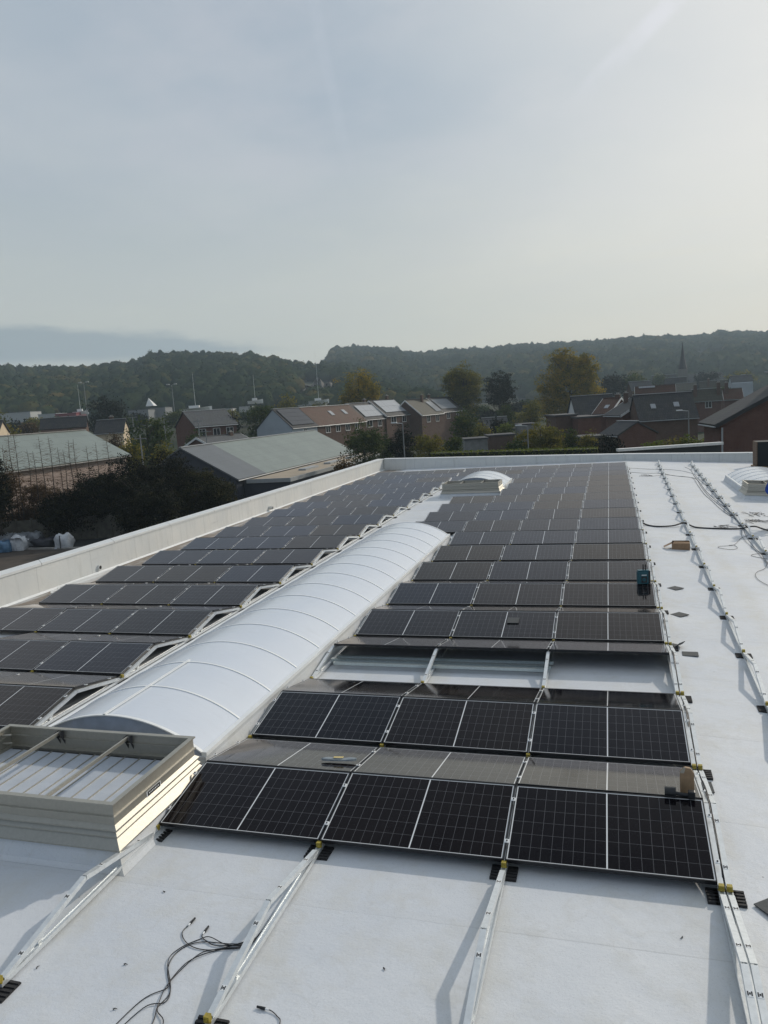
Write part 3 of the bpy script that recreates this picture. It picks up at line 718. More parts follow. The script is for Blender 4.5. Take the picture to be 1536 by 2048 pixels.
# thin leads clipped along the edge frames
for i, (dx, ph) in enumerate(((.005, 0), (-.008, 1.4))):
    pts = []
    for k in range(0, 17):
        y = k*PITCHY
        for s, zz in ((.1,.10),(.55,.20),(.99,.285),(1.45,.20),(1.95,.10)):
            pts.append((.917+dx+.006*math.sin(3*k+s+ph), y+s, zz+.02*math.sin(5*s+k+ph)-.02))
    cable(pts, .006, cable_black, ('black lead clipped between the paired edge frames, upper of two', 'black lead clipped between the paired edge frames, lower of two')[i], n=3, group='leads between the edge frames')
for i, (xa, xb) in enumerate(((-4.1,-2.7),(-2.5,-.95),(-.75,.8))):
    pts = [(xa+(xb-xa)*t, 3*PITCHY-.16, .085-.07*math.sin(math.pi*t*2)**2-.01) for t in np.linspace(0, 1, 9)]
    cable(pts, .004, cable_black, f'black lead sagging under the panels over the gap, {("left","middle","right")[i]} of three', group='leads sagging in the gap')
# crumbs of debris
for i, (px, py) in enumerate(((248,1930),(73,1818+120),(330,1785),(1365,1875),(767,1937),(226,2020))):
    p = plane_hit(px, py, (0,0,0), np.array([0,0,1.0]))
    b = MB(); b.tube([(0,0,.006),(.012,.006,.009),(.03,.004,.006)], .006, 6, r1=.002); o = b.build('debris_scrap', cable_black if i % 2 == 0 else grey_rubber); o.location = (p[0], p[1], 0); o.rotation_euler = (0,0,i*1.3)
    tag(o, ('small dark scrap left of the black cables', 'small scrap by the nearest left foot pad', 'small scrap in front of the smoke vent', 'dark scrap on the bare roof between the two right frames', 'single dark crumb on the bare middle roof', 'tiny scrap at the bottom left edge')[i], 'debris', 'scraps on the nearest roof')

dark_card = simple('dark_cardboard', (0.13, 0.085, 0.055), 0.8, 0, 0.25, 12)
# ------------------------------------------------------------------ wrapped pallet, far right corner
o = empty('panel_pallet', (8.35, 38.3, roof_z(8.35)), 0, 'black wrapped stack of panels with brown card corner at far right', 'pallet')
b = MB()
for yy in (-.55,-.05,.45): b.box(-1.0,1.0,yy,yy+.1,0,.10)
for i in range(6): b.box(-1.0+.36*i,-.8+.36*i,-.6,.6,.10,.13)
b.build('pallet', wood, o)
b = MB(); b.box(-.86,1.0,-.58,.58,.132,1.42); b.build('wrapped_load', simple('black_stretch_wrap', (0.006,0.010,0.013), 0.45, 0, .2, 6, 'pos', .2), o, bevel=.02)
for i in range(11):
    b = MB(); b.box(-.905,-.862,-.57,.57,.14+i*.117,.25+i*.117); b.build('card_corner', dark_card, o)
# ------------------------------------------------------------------ person at the right edge
def skin_mesh(name, verts, edges, radii, m, parent, sub=2, root=0):
    me = bpy.data.meshes.new(name); me.from_pydata(verts, edges, []); me.materials.append(m)
    o = bpy.data.objects.new(name, me); COL.objects.link(o); o.parent = parent
    s = o.modifiers.new('skin', 'SKIN'); s.use_smooth_shade = True
    for i, r_ in enumerate(radii):
        v = me.skin_vertices[0].data[i]; v.radius = r_ if isinstance(r_, tuple) else (r_, r_); v.use_root = (i == root)
    d = o.modifiers.new('sub', 'SUBSURF'); d.levels = sub; d.render_levels = sub
    return o
blue = simple('blue_workwear', (0.008, 0.052, 0.30), 0.8, 0, 0.15, 30, 'obj'); navy = simple('dark_workwear', (0.012, 0.013, 0.02), 0.85, 0, 0.2, 30, 'obj')
skin = simple('skin', (0.45, 0.26, 0.19), 0.55, 0, 0.05, 20, 'obj'); hairm = simple('dark_hair', (0.02, 0.014, 0.01), 0.7)
per = empty('person', (4.82, 18.55, roof_z(4.82)), R(10), 'person in blue jacket and dark trousers standing cut by the right edge', 'person')
V = [(0,0,.92),(0,0,1.10),(0,.01,1.30),(0,.0,1.44),(0,-.01,1.52),(0,-.02,1.62),(0,-.03,1.70),
     (-.19,0,1.40),(-.30,.05,1.14),(-.20,-.16,.98),(.19,0,1.40),(.27,.03,1.13),(.24,-.10,.90),
     (-.10,0,.88),(-.12,-.01,.49),(-.13,.03,.09),(.10,0,.88),(.12,-.01,.49),(.13,.03,.09),(-.14,-.10,.05),(.14,-.10,.05)]
E_ = [(0,1),(1,2),(2,3),(3,4),(4,5),(5,6),(3,7),(7,8),(8,9),(3,10),(10,11),(11,12),(0,13),(13,14),(14,15),(0,16),(16,17),(17,18),(15,19),(18,20)]
rad = [(.13,.09),(.13,.09),(.15,.10),(.09,.07),.05,.075,.07,.05,.04,.03,.05,.04,.03,.08,.055,.04,.08,.055,.04,.035,.035]
skin_mesh('body', V, E_, rad, skin, per)
J = [0,1,2,3,7,8,9,10,11,12]; mp = {q: i for i, q in enumerate(J)}
skin_mesh('jacket', [V[q] for q in J], [(mp[a], mp[c]) for a, c in E_ if a in mp and c in mp], [(.165,.12),(.16,.12),(.18,.13),(.12,.09),.085,.072,.055,.085,.072,.055], blue, per)
J = [0,13,14,15,16,17,18]; mp = {q: i for i, q in enumerate(J)}
skin_mesh('trousers', [V[q] for q in J], [(mp[a], mp[c]) for a, c in E_ if a in mp and c in mp], [(.16,.12),.11,.085,.07,.11,.085,.07], navy, per)
for s in (-1, 1): skin_mesh('shoe', [(s*.13,.06,.05),(s*.135,-.04,.05),(s*.14,-.16,.04)], [(0,1),(1,2)], [.05,.052,.042], navy, per, 2)
for s, w, e in ((-1, Vector(V[9]), Vector(V[8])), (1, Vector(V[12]), Vector(V[11]))):
    d = (w-e).normalized(); sd = d.cross(Vector((0,0,1))).normalized(); up = sd.cross(d)
    vs = [w, w+d*.05, w+d*.09]; es = [(0,1),(1,2)]; rr = [.03,.04,.038]
    for i, (k, ln) in enumerate(((-.03,.065),(-.01,.075),(.01,.07),(.03,.055))):
        a = len(vs); vs += [w+d*.095+sd*k, w+d*(.095+ln*.55)+sd*k-up*.008, w+d*(.095+ln)+sd*k-up*.03]; es += [(2,a),(a,a+1),(a+1,a+2)]; rr += [.011,.010,.009]
    a = len(vs); vs += [w+d*.045+sd*.045*s, w+d*.085+sd*.068*s-up*.01]; es += [(1,a),(a,a+1)]; rr += [.013,.011]
    skin_mesh('glove', [tuple(q) for q in vs], es, rr, navy, per, 1)
b = MB()
for i in range(9):
    for j in range(5): pass
hm = skin_mesh('hair', [(0,-.005,1.66),(0,.0,1.72)], [(0,1)], [.088,.075], hairm, per)
for s in (-1, 1):
    skin_mesh('ear', [(s*.078,-.02,1.62),(s*.085,-.015,1.65)], [(0,1)], [.014,.016], skin, per, 1)
skin_mesh('nose', [(0,-.10,1.65),(0,-.115,1.62)], [(0,1)], [.01,.014], skin, per, 1)

# ------------------------------------------------------------------ ground
def mat_ground():
    M = Mat('ground_cover'); p = M.pos(); n = M.noise(p, 0.05, 6, 0.6); n2 = M.noise(p, 0.7, 5, 0.7)
    c = M.mix(M.ramp(n, 0.42, 0.58), (0.022, 0.034, 0.012), (0.045, 0.045, 0.028)); c = M.mix(M.math('MULTIPLY', n2, 0.5), c, (0.02, 0.028, 0.01))
    M.set(col=c, rough=0.95, spec=0.2); return M.m
grass = mat_ground()
b = MB(); nx = 80; ext = 1500; lin = np.sign(np.linspace(-1,1,nx+1))*np.abs(np.linspace(-1,1,nx+1))**1.7*ext
vs = [(x, y, float(ground_z(x, y))) for y in lin for x in lin]
b.add(vs, [(j*(nx+1)+i, j*(nx+1)+i+1, (j+1)*(nx+1)+i+1, (j+1)*(nx+1)+i) for j in range(nx) for i in range(nx)])
tag(b.build('ground', grass, None, True), kind='structure')
asph = simple('yard_asphalt', (0.055, 0.045, 0.036), 0.95, 0, 0.3, 1.5)
b = MB(); b.box(-64, -14.6, 5, 41.5, GZ-.1, GZ+.02); tag(b.build('yard', asph), kind='structure')
b = MB(); b.box(-64, -14.6, 41.5, 41.8, GZ-.1, GZ+.13); tag(b.build('kerb', concrete), kind='structure')
b = MB(); b.box(-64, -14.6, 41.8, 47.5, GZ-.1, GZ+.04); tag(b.build('verge_pavement', simple('dark_verge', (0.022,0.024,0.026), 0.9, 0, .3, 2)), kind='structure')

# ------------------------------------------------------------------ foliage
def leaf_mat(name, cols, trans=0.25):
    M = Mat(name); a = M.node('ShaderNodeAttribute', attribute_name='tint').outputs['Fac']
    c = M.mix(M.ramp(a, 0.0, 0.5), cols[0], cols[1]); c = M.mix(M.ramp(a, 0.5, 1.0), c, cols[2])
    M.set(col=c, rough=0.75, spec=0.1)
    t = M.node('ShaderNodeBsdfTranslucent'); M.put(c, t.inputs[0])
    mx = M.node('ShaderNodeMixShader'); mx.inputs[0].default_value = trans
    M.l.new(M.b.outputs[0], mx.inputs[1]); M.l.new(t.outputs[0], mx.inputs[2]); M.l.new(mx.outputs[0], M.out.inputs[0])
    return M.m
def wood_mat():
    M = Mat('woodland_leaves'); a = M.node('ShaderNodeAttribute', attribute_name='tint').outputs['Fac']
    c = M.mix(M.ramp(a, 0.0, 0.5), (0.012,0.026,0.014), (0.050,0.066,0.028)); c = M.mix(M.ramp(a, 0.5, 1.0), c, (0.15,0.115,0.04))
    c = M.mix(M.math('MULTIPLY', M.ramp(M.noise(M.pos(), 0.55, 5, 0.75), 0.35, 0.7), 0.5), c, (0.008,0.018,0.009))
    M.set(col=c, rough=0.9, spec=0.0); return M.m
LM = dict(
    autumn=leaf_mat('autumn_leaves', ((0.055,0.07,0.018),(0.22,0.185,0.026),(0.42,0.28,0.03)), 0.5),
    olive=leaf_mat('olive_leaves', ((0.04,0.056,0.015),(0.135,0.135,0.028),(0.28,0.22,0.032)), 0.45),
    green=leaf_mat('green_leaves', ((0.022,0.042,0.012),(0.05,0.078,0.019),(0.11,0.12,0.026)), 0.3),
    dark=leaf_mat('dark_leaves', ((0.003,0.007,0.003),(0.007,0.013,0.005),(0.018,0.024,0.008)), 0.0),
    rust=leaf_mat('rusty_leaves', ((0.045,0.030,0.016),(0.085,0.055,0.025),(0.13,0.085,0.03))),
    light=leaf_mat('light_green_leaves', ((0.06,0.095,0.016),(0.12,0.155,0.022),(0.19,0.20,0.035)), 0.4),
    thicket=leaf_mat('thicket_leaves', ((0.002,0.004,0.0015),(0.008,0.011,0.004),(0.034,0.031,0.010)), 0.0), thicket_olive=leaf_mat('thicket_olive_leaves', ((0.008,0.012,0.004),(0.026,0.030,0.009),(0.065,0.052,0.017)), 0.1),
    wood=wood_mat())
bark = simple('bark', (0.045, 0.036, 0.028), 0.9, 0, 0.3, 8, 'obj')
def quads_mesh(name, cen, nrm, size, tint, m):
    k = len(cen); t = rng.normal(size=(k,3)); t -= nrm*(t*nrm).sum(1)[:,None]; t /= np.linalg.norm(t,axis=1)[:,None]+1e-9
    s = np.cross(nrm, t); a = size[:,None]
    v = np.stack([cen-t*a, cen+s*a*.62, cen+t*a, cen-s*a*.62], 1).reshape(-1,3)
    me = bpy.data.meshes.new(name); me.vertices.add(4*k); me.vertices.foreach_set('co', v.astype(np.float32).ravel())
    me.loops.add(4*k); me.loops.foreach_set('vertex_index', np.arange(4*k, dtype=np.int32)); me.polygons.add(k)
    me.polygons.foreach_set('loop_start', np.arange(0,4*k,4,dtype=np.int32)); me.polygons.foreach_set('loop_total', np.full(k,4,dtype=np.int32))
    at_ = me.attributes.new('tint', 'FLOAT', 'FACE'); at_.data.foreach_set('value', tint.astype(np.float32))
    me.materials.append(m); me.update(); me.validate(); return me
def crown_pts(lobes, n, leaf, shell=0.55):
    # lobes: (cx,cy,cz,rx,ry,rz); leaf clumps through each lobe's volume, denser near its skin
    C_, N_, S_, T_ = [], [], [], []
    vol = np.array([l[3]*l[4]*l[5] for l in lobes])**.7; vol /= vol.sum()
    for l, f in zip(lobes, vol):
        nc = max(6, int(n*f/26)); d = rng.normal(size=(nc,3)); d /= np.linalg.norm(d,axis=1)[:,None]
        rr = shell+(1-shell)*rng.random(nc)**.6; rr *= 1+.14*rng.normal(size=nc)
        cc = d*rr[:,None]*np.array(l[3:6]); ct = rng.random(nc)
        for i in range(nc):
            q = int(26*rng.uniform(.6,1.4)); sp = leaf*rng.uniform(1.6,3.0)
            off = rng.normal(size=(q,3))*sp*np.array([1,1,.6]); C_.append(cc[i]+off+np.array(l[:3]))
            nn = d[i]*.7+rng.normal(size=(q,3))*.7+np.array([0,0,.35]); N_.append(nn/np.linalg.norm(nn,axis=1)[:,None])
            S_.append(leaf*rng.uniform(.6,1.25,q)); T_.append(np.clip(ct[i]*.75+rng.random(q)*.25,0,1))
    return np.concatenate(C_), np.concatenate(N_), np.concatenate(S_), np.concatenate(T_)
def tree(name, loc, h, w, m, label, cat='tree', trunk=0.3, n=3500, leaf=.22, lobes=None, group=None, tr=None, bare_low=False):
    o = empty(name, loc, random.uniform(0,6), label, cat, group)
    if lobes is None:
        zc = h*(trunk+1)/2; rz_ = h*(1-trunk)/2; lobes = [(0,0,zc,w*.42,w*.42,rz_*.92)]
        for i in range(9):
            a = random.uniform(0,6.28); el = random.uniform(-.8,.9)
            lobes.append((math.cos(a)*w*.27*math.cos(el), math.sin(a)*w*.27*math.cos(el), zc+math.sin(el)*rz_*.62, w*random.uniform(.15,.24), w*random.uniform(.15,.24), rz_*random.uniform(.25,.42)))
    me = quads_mesh('crown', *crown_pts(lobes, n, leaf), m); c = bpy.data.objects.new('crown', me); COL.objects.link(c); c.parent = o
    b = MB(); r0 = tr or max(.05, h*.022)
    b.tube(spline([(0,0,-.2),(.02*w,0,h*.3),(-.02*w,.02*w,h*.6),(0,0,h*.88)], 4), r0, 7, r1=r0*.25)
    for i in range(9):
        a = random.uniform(0,6.28); zz = h*random.uniform(max(.15,trunk*.8),.7); ln = w*random.uniform(.25,.42)
        b.tube([(0,0,zz),(math.cos(a)*ln*.5,math.sin(a)*ln*.5,zz+ln*.35),(math.cos(a)*ln,math.sin(a)*ln,zz+ln*.8)], r0*.4, 5, r1=r0*.08)
    b.build('trunk', bark, o, True); return o
def tree_px(px, top, bot, wpx, d, kind, name, label, cat='tree', **k):
    p = at(px, bot, d); q = at(px, top, d); gz = float(ground_z(p[0], p[1])); zb = min(p[2], gz+1.5) if k.pop('grounded', True) else p[2]
    return tree(name, (p[0], p[1], zb), q[2]-zb, wpx*d/F_PX, LM[kind], label, cat, **k)
tree_px(722, 735, 822, 92, 165, 'autumn', 'deciduous_tree', 'rounded yellow-green autumn tree behind the brown-roofed terraced house', n=24000, leaf=.19, trunk=.12)
tree_px(926, 725, 826, 84, 175, 'olive', 'deciduous_tree', 'tall olive-green autumn tree left of the dark pine', n=24000, leaf=.19, trunk=.1)
tree_px(1000, 735, 826, 72, 178, 'dark', 'pine_tree', 'dark pine with open lower crown beside the olive tree', n=8000, leaf=.18, trunk=.25)
D4 = 172; k4 = D4/F_PX; s4 = lambda px, py: (at(px, py, D4))
p4 = at(1140, 835, D4); lob = []
for px, py, rx, ry in ((1112,738,24,36),(1165,745,26,36),(1140,775,48,40),(1100,790,28,30),(1185,785,22,32),(1128,718,20,20),(1158,726,22,18),(1120,810,40,22),(1170,808,34,24),(1195,800,10,18),(1088,770,14,22),(1148,752,30,30)):
    q = at(px, py, D4); dx = float(np.dot(q[:2]-p4[:2], HR)); lob.append((dx*HR[0]+random.uniform(-2,2)*HF[0], dx*HR[1]+random.uniform(-2,2)*HF[1], q[2]-p4[2], rx*k4, rx*k4, ry*k4))
tree('deciduous_tree', tuple(p4), at(1140,702,D4)[2]-p4[2], 120*k4, LM['autumn'], 'largest yellowing tree with two crown tops right of the pine', n=36000, leaf=.19, lobes=lob).rotation_euler = (0,0,0)
tree_px(213, 783, 842, 80, 190, 'dark', 'deciduous_tree', 'broad dark green tree behind the dark-roofed row on the left', n=3600, leaf=.34, trunk=.05)
tree_px(525, 795, 858, 62, 150, 'green', 'deciduous_tree', 'dark green bushy tree left of the white gabled house', n=3000, leaf=.26, trunk=.05)
tree_px(576, 785, 822, 36, 200, 'olive', 'deciduous_tree', 'small yellowish tree behind the white gabled house', n=1300, leaf=.28, trunk=.1)
lob = [(0,0,.6+i*.95,1.9*(1-i/11)+.2,1.9*(1-i/11)+.2,.75) for i in range(10)]
tree_px(469, 796, 868, 36, 135, 'dark', 'conifer_tree', 'dark conical conifer between brick house and bushy tree', n=2200, leaf=.22, lobes=[(a,b_,c*.72,d*1.0,e*1.0,f*1.1) for a,b_,c,d,e,f in lob])
tree_px(728, 842, 905, 82, 92, 'green', 'garden_shrub', 'spreading green shrub in front of the brown-roofed house', 'shrub', n=7000, leaf=.12, trunk=.02)
tree_px(806, 850, 908, 66, 88, 'dark', 'garden_shrub', 'dark evergreen shrub behind the lamp post', 'shrub', n=5000, leaf=.11, trunk=.02)
tree_px(858, 858, 908, 74, 84, 'olive', 'garden_shrub', 'loose olive shrub right of the lamp post', 'shrub', n=5000, leaf=.10, trunk=.02)
tree_px(905, 862, 908, 40, 86, 'green', 'garden_shrub', 'narrow green shrub below the rounded garden tree', 'shrub', n=1500, leaf=.14, trunk=.02)
tree_px(934, 818, 872, 58, 115, 'green', 'garden_tree', 'rounded green garden tree right of the terraced houses', n=2800, leaf=.2, trunk=.05)
tree_px(995, 834, 866, 30, 120, 'dark', 'garden_tree', 'small dark round tree in the gardens below the pine', n=1200, leaf=.2, trunk=.05)
tree_px(1010, 846, 868, 26, 116, 'light', 'garden_shrub', 'small bright green shrub beside the small dark round tree', 'shrub', n=900, leaf=.18, trunk=.02)
tree_px(1082, 842, 908, 96, 82, 'olive', 'garden_tree', 'wide brownish garden tree left of the brick extension', n=9000, leaf=.11, trunk=.03)
tree_px(1030, 876, 908, 56, 80, 'green', 'garden_shrub', 'low green shrub at the hedge below the garden sheds', 'shrub', n=1500, leaf=.13, trunk=.02)
tree_px(1262, 742, 792, 60, 260, 'green', 'deciduous_tree', 'green tree behind the red roofs left of the church', n=2200, leaf=.45, trunk=.03)
tree_px(1228, 750, 795, 50, 255, 'dark', 'deciduous_tree', 'dark tree between the largest yellowing tree and the red roofs', n=2000, leaf=.45, trunk=.03)
tree_px(300, 826, 905, 92, 112, 'green', 'deciduous_tree', 'green tree clump left of the brick house with grey roof', n=3600, leaf=.22, trunk=.03)
tree_px(262, 876, 925, 60, 92, 'olive', 'garden_shrub', 'yellowish shrub at the right end of the left hall', 'shrub', n=1900, leaf=.17, trunk=.02)
tree_px(330, 882, 922, 56, 90, 'olive', 'garden_shrub', 'brownish shrub left of the low white gabled house', 'shrub', n=1700, leaf=.16, trunk=.02)
tree_px(392, 858, 884, 40, 122, 'green', 'garden_shrub', 'green shrub in front of the brick house with grey roof', 'shrub', n=1200, leaf=.2, trunk=.02)
tree_px(14, 820, 872, 40, 150, 'olive', 'deciduous_tree', 'ochre tree cut by the left edge beside the cream gable', n=1600, leaf=.3, trunk=.05)
tree_px(60, 838, 872, 40, 165, 'rust', 'deciduous_tree', 'brownish tree left of the dark-roofed row', n=1500, leaf=.3, trunk=.05)
tree_px(1215, 868, 910, 60, 76, 'dark', 'garden_shrub', 'dark green shrub at the hedge end before the brick walls', 'shrub', n=1900, leaf=.12, trunk=.02)
tree_px(690, 905, 935, 44, 64, 'rust', 'garden_shrub', 'thin reddish shrub beside the flat beige roof', 'shrub', n=650, leaf=.10, trunk=.05)
for i, (px, top, w) in enumerate(((1312,868,46),(1345,862,46),(1375,866,40),(1402,872,30))):
    tree_px(px, top, 905, w, 70, ('light','olive','light','light')[i], 'tall_grass_clump', 'yellow-green tall plant clump below the skylight house, ' + ('leftmost','second from left','third from left','rightmost')[i], 'plant', n=1300, leaf=.11, trunk=.0, group='tall plants behind the back parapet')
# dark thicket along the yard
for i, (px, top, bot, w, kd, d) in enumerate(((6,905,1062,110,'rust',64),(128,985,1064,86,'dark',62),(196,940,1062,120,'dark',63),(268,905,1062,130,'dark',64),(335,892,1062,130,'dark',66),(398,930,1050,110,'green',66),(440,952,1040,76,'green',65),(60,1010,1064,90,'rust',65),(300,960,1066,130,'dark',60),(95,955,1064,96,'rust',64.5),(165,962,1064,90,'rust',64.8))):
    wd = ('rust-brown and cut by the left edge','small and dark above the white bag','dark green in the left half','tall and dark in the middle','tallest and dark near the grey hall','green with brown at the right','olive, at the right end by the parapet','low and rusty behind the wrapped pallets','lowest dark mass at the front','rusty and twiggy below the bare saplings, left','rusty and twiggy below the bare saplings, right')[i]
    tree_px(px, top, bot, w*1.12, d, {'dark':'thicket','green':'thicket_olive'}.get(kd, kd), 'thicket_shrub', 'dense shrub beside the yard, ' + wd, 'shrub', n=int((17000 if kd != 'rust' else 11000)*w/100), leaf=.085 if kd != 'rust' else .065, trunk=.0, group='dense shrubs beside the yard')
# slender bare trees standing over the thicket
def bare_tree(px, top, d, i):
    p = at(px, 1050, d); q = at(px, top, d); h = q[2]-p[2]
    o = empty('bare_tree', tuple(p), random.uniform(0,6), None, 'tree', 'bare saplings before the left hall')
    b = MB(); b.tube(spline([(0,0,-.3),(.08,.03,h*.4),(-.04,.05,h*.75),(0,0,h)], 4), .05, 6, r1=.010); b.build('trunk', bark, o, True)
    b = MB()
    for k in range(110):
        z = h*(.12+.85*k/110); ln = (1-z/h)**.6*1.25*random.uniform(.5,1.1)+.1; a = random.uniform(0,6.28); up = random.uniform(.0,.4)
        e = Vector((math.cos(a)*ln, math.sin(a)*ln, z+ln*up)); b.tube([(0,0,z), e], .010, 3, r1=.004)
        for j in range(3):
            t = random.uniform(.3,.95); s = Vector((0,0,z)).lerp(e, t); a2 = a+random.uniform(-1,1); l2 = ln*.35
            b.tube([s, s+Vector((math.cos(a2)*l2, math.sin(a2)*l2, l2*.3))], .006, 3, r1=.003)
    b.build('branch_twigs', simple_twig, o)
    return o
simple_twig = simple('twig', (0.11, 0.068, 0.042), 0.9)
bl = [(26,888),(40,865),(50,861),(73,897),(84,900),(99,871),(118,870),(134,893),(144,897),(157,878),(167,876),(191,890),(210,883),(232,868)]
pos_w = ['leftmost','second from the left','tallest of the left pair','fourth from the left, short','fifth from the left, short','sixth from the left','seventh from the left','eighth from the left, short','ninth from the left','tenth from the left','eleventh from the left','twelfth from the left','second from the right','rightmost, nearest the dark thicket']
for i, (px, top) in enumerate(bl): bare_tree(px, top, 63+random.uniform(-1,1), i)['label'] = f'slender bare tree before the left hall, {pos_w[i]}'
for px, top, bot, w, d, kd, lab in ((1292,770,800,40,190,'olive','yellow-green tree between the red-brown roof and the skylight house'),(1442,770,800,36,200,'green','green tree among the brown roofs near the right edge'),(1320,748,775,40,320,'green','far green tree left of the church tower'),(1412,742,770,50,330,'dark','far dark tree right of the church tower'),(1480,742,765,60,300,'olive','far olive tree before the meadow on the right'),(770,858,900,40,96,'green','green shrub between the two pale solar roofed houses'),(640,800,822,40,190,'olive','small ochre tree left of the autumn tree'),(775,795,822,34,190,'autumn','small orange tree right of the autumn tree'),(1062,795,840,40,150,'olive','olive tree left of the largest yellowing tree'),(1010,800,838,36,150,'green','green tree under the right side of the pine'),(965,846,880,40,110,'olive','olive shrub in front of the bungalow'),(1140,850,900,34,84,'green','green shrub before the brick extensions'),(1178,862,900,36,82,'olive','olive shrub before the glazed porch'),(150,845,880,40,105,'green','green shrub between the dark row and the left hall ridge'),(232,858,900,30,100,'rust','rusty shrub at the cream gable foot'),(462,858,890,46,118,'green','green shrub at the right corner of the brick house')):
    tree_px(px, top, bot, w, d, kd, 'garden_tree', lab, n=int(w*75), leaf=max(.10, d*.0011), trunk=.03)
tree_px(2, 885, 1064, 66, 60, 'thicket', 'dark_conifer', 'tall dark tree cut by the left frame edge above the pallets', n=9000, leaf=.08, trunk=.0)
# hedge behind the back parapet
hp0 = at(858, 905.5, 66); hp1 = at(1195, 896, 66)
o = empty('trimmed_hedge', (0,0,0), 0, 'long trimmed hedge with light green top behind the back parapet', 'hedge')
k = 16000; t = rng.random(k); yy = rng.random(k)*2.2; zt = rng.random(k)**.35
cen = hp0[None,:]*(1-t)[:,None]+hp1[None,:]*t[:,None]; zb = GZ
top_ = hp0[2]*(1-t)+hp1[2]*t; cen[:,1] += yy; cen[:,2] = zb+(top_-zb)*zt
nn = rng.normal(size=(k,3))*.6+np.array([0,0,.8]); nn /= np.linalg.norm(nn,axis=1)[:,None]
c = bpy.data.objects.new('hedge_leaves', quads_mesh('hedge_leaves', cen, nn, rng.uniform(.05,.11,k), rng.random(k), LM['light'])); COL.objects.link(c); c.parent = o
b = MB(); d_ = Vector(hp1-hp0); b.prism([(hp0[0],hp0[1]+.2,GZ),(hp0[0],hp0[1]+2.0,GZ),(hp0[0],hp0[1]+2.0,hp0[2]-.1),(hp0[0],hp0[1]+.2,hp0[2]-.1)], (0,0,0), tuple(d_)); b.build('hedge_core', simple('hedge_core', (0.012,0.02,0.006), 0.95), o)

# scrub standing between the town and the river
for i, (px, top, w, d, kd) in enumerate(((-12,832,50,225,'green'),(34,838,44,215,'dark'),(70,836,40,235,'olive'),(120,834,44,225,'green'),(156,836,36,215,'dark'),(250,832,36,220,'green'),(276,826,34,235,'dark'),(352,822,40,225,'green'),(428,826,50,210,'dark'),(455,822,40,230,'olive'),(500,820,34,235,'green'),(556,816,40,220,'dark'),(610,814,60,230,'green'),(655,812,50,240,'dark'),(850,808,50,235,'green'),(880,803,40,245,'dark'),(962,812,40,215,'green'),(1032,806,46,225,'dark'),(1060,800,50,240,'green'),(1085,808,40,210,'olive'),(1205,780,40,250,'dark'),(985,822,36,205,'dark'),(1040,826,40,190,'olive'),(785,806,30,240,'green'))):
    side = 'left of the autumn tree' if px < 700 else 'right of the autumn tree'
    tree_px(px, top, top+26, w, d, kd, 'river_scrub', f'distant scrub bush by the river, {side}, {ORD[(i if px < 700 else i-13)%19+1]} of its line', 'shrub', n=1100, leaf=.36, trunk=.0, group='scrub bushes by the river')
# ------------------------------------------------------------------ houses
def brick_mat(name, c1, c2, mortar=(0.16,0.145,0.13)):
    M = Mat(name); v = M.coord(); x, y, z = M.sep(v); cb = M.node('ShaderNodeCombineXYZ'); M.l.new(M.math('ADD', x, y), cb.inputs[0]); M.l.new(z, cb.inputs[1])
    br = M.node('ShaderNodeTexBrick'); M.l.new(cb.outputs[0], br.inputs['Vector']); br.inputs['Scale'].default_value = 1
    br.inputs['Brick Width'].default_value = .22; br.inputs['Row Height'].default_value = .075; br.inputs['Mortar Size'].default_value = .009
    for k, q in (('Color1', c1), ('Color2', c2), ('Mortar', mortar)): br.inputs[k].default_value = q+(1,)
    n = M.noise(v, 1.2, 5, 0.65)
    M.set(col=M.mix(M.math('MULTIPLY', M.ramp(n, .35, .75), .45), br.outputs[0], tuple(q*.55 for q in c1)), rough=.9, spec=.2); return M.m
def tile_mat(name, c1, c2, row=.32, rough=.7, spec=.3):
    M = Mat(name); v = M.coord(); x, y, z = M.sep(v)
    cb = M.node('ShaderNodeCombineXYZ'); M.l.new(x, cb.inputs[0]); M.l.new(M.math('MULTIPLY', y, 1.2), cb.inputs[1])
    br = M.node('ShaderNodeTexBrick'); M.l.new(cb.outputs[0], br.inputs['Vector']); br.inputs['Scale'].default_value = 1
    br.inputs['Brick Width'].default_value = .30; br.inputs['Row Height'].default_value = row; br.inputs['Mortar Size'].default_value = .018
    for k, q in (('Color1', c1), ('Color2', c2), ('Mortar', tuple(q*.35 for q in c1))): br.inputs[k].default_value = q+(1,)
    n = M.noise(v, .8, 5, .65); M.set(col=M.mix(M.math('MULTIPLY', M.ramp(n, .4, .8), .4), br.outputs[0], (0.09,0.09,0.06)), rough=rough, spec=spec)
    w = M.math('FRACT', M.math('DIVIDE', M.math('MULTIPLY', y, 1.2), row)); M.bump(w, .5, .03); return M.m
brick_red = brick_mat('red_brick', (0.115,0.043,0.030), (0.15,0.062,0.042)); brick_brown = brick_mat('brown_brick', (0.095,0.052,0.037), (0.13,0.073,0.05))
render_white = simple('white_render', (0.62,0.63,0.62), .85, 0, .06, .6); render_cream = simple('cream_render', (0.60,0.50,0.36), .85, 0, .08, .6)
render_grey = simple('grey_render', (0.36,0.40,0.43), .85, 0, .06, .6)
t_dark = tile_mat('dark_tiles', (0.040,0.042,0.046), (0.062,0.062,0.066)); t_grey = tile_mat('grey_tiles', (0.085,0.09,0.095), (0.12,0.125,0.13))
t_red = tile_mat('red_brown_tiles', (0.085,0.040,0.026), (0.11,0.052,0.034)); t_moss = tile_mat('mossy_tiles', (0.065,0.065,0.05), (0.09,0.085,0.065))
wood_white = simple('white_joinery', (0.72,0.72,0.70), .5); zinc = simple('zinc_trim', (0.35,0.37,0.38), .5)
gm = Mat('window_glass'); gm.set(col=(0.02,0.025,0.03), rough=.06, spec=.9); glass = gm.m
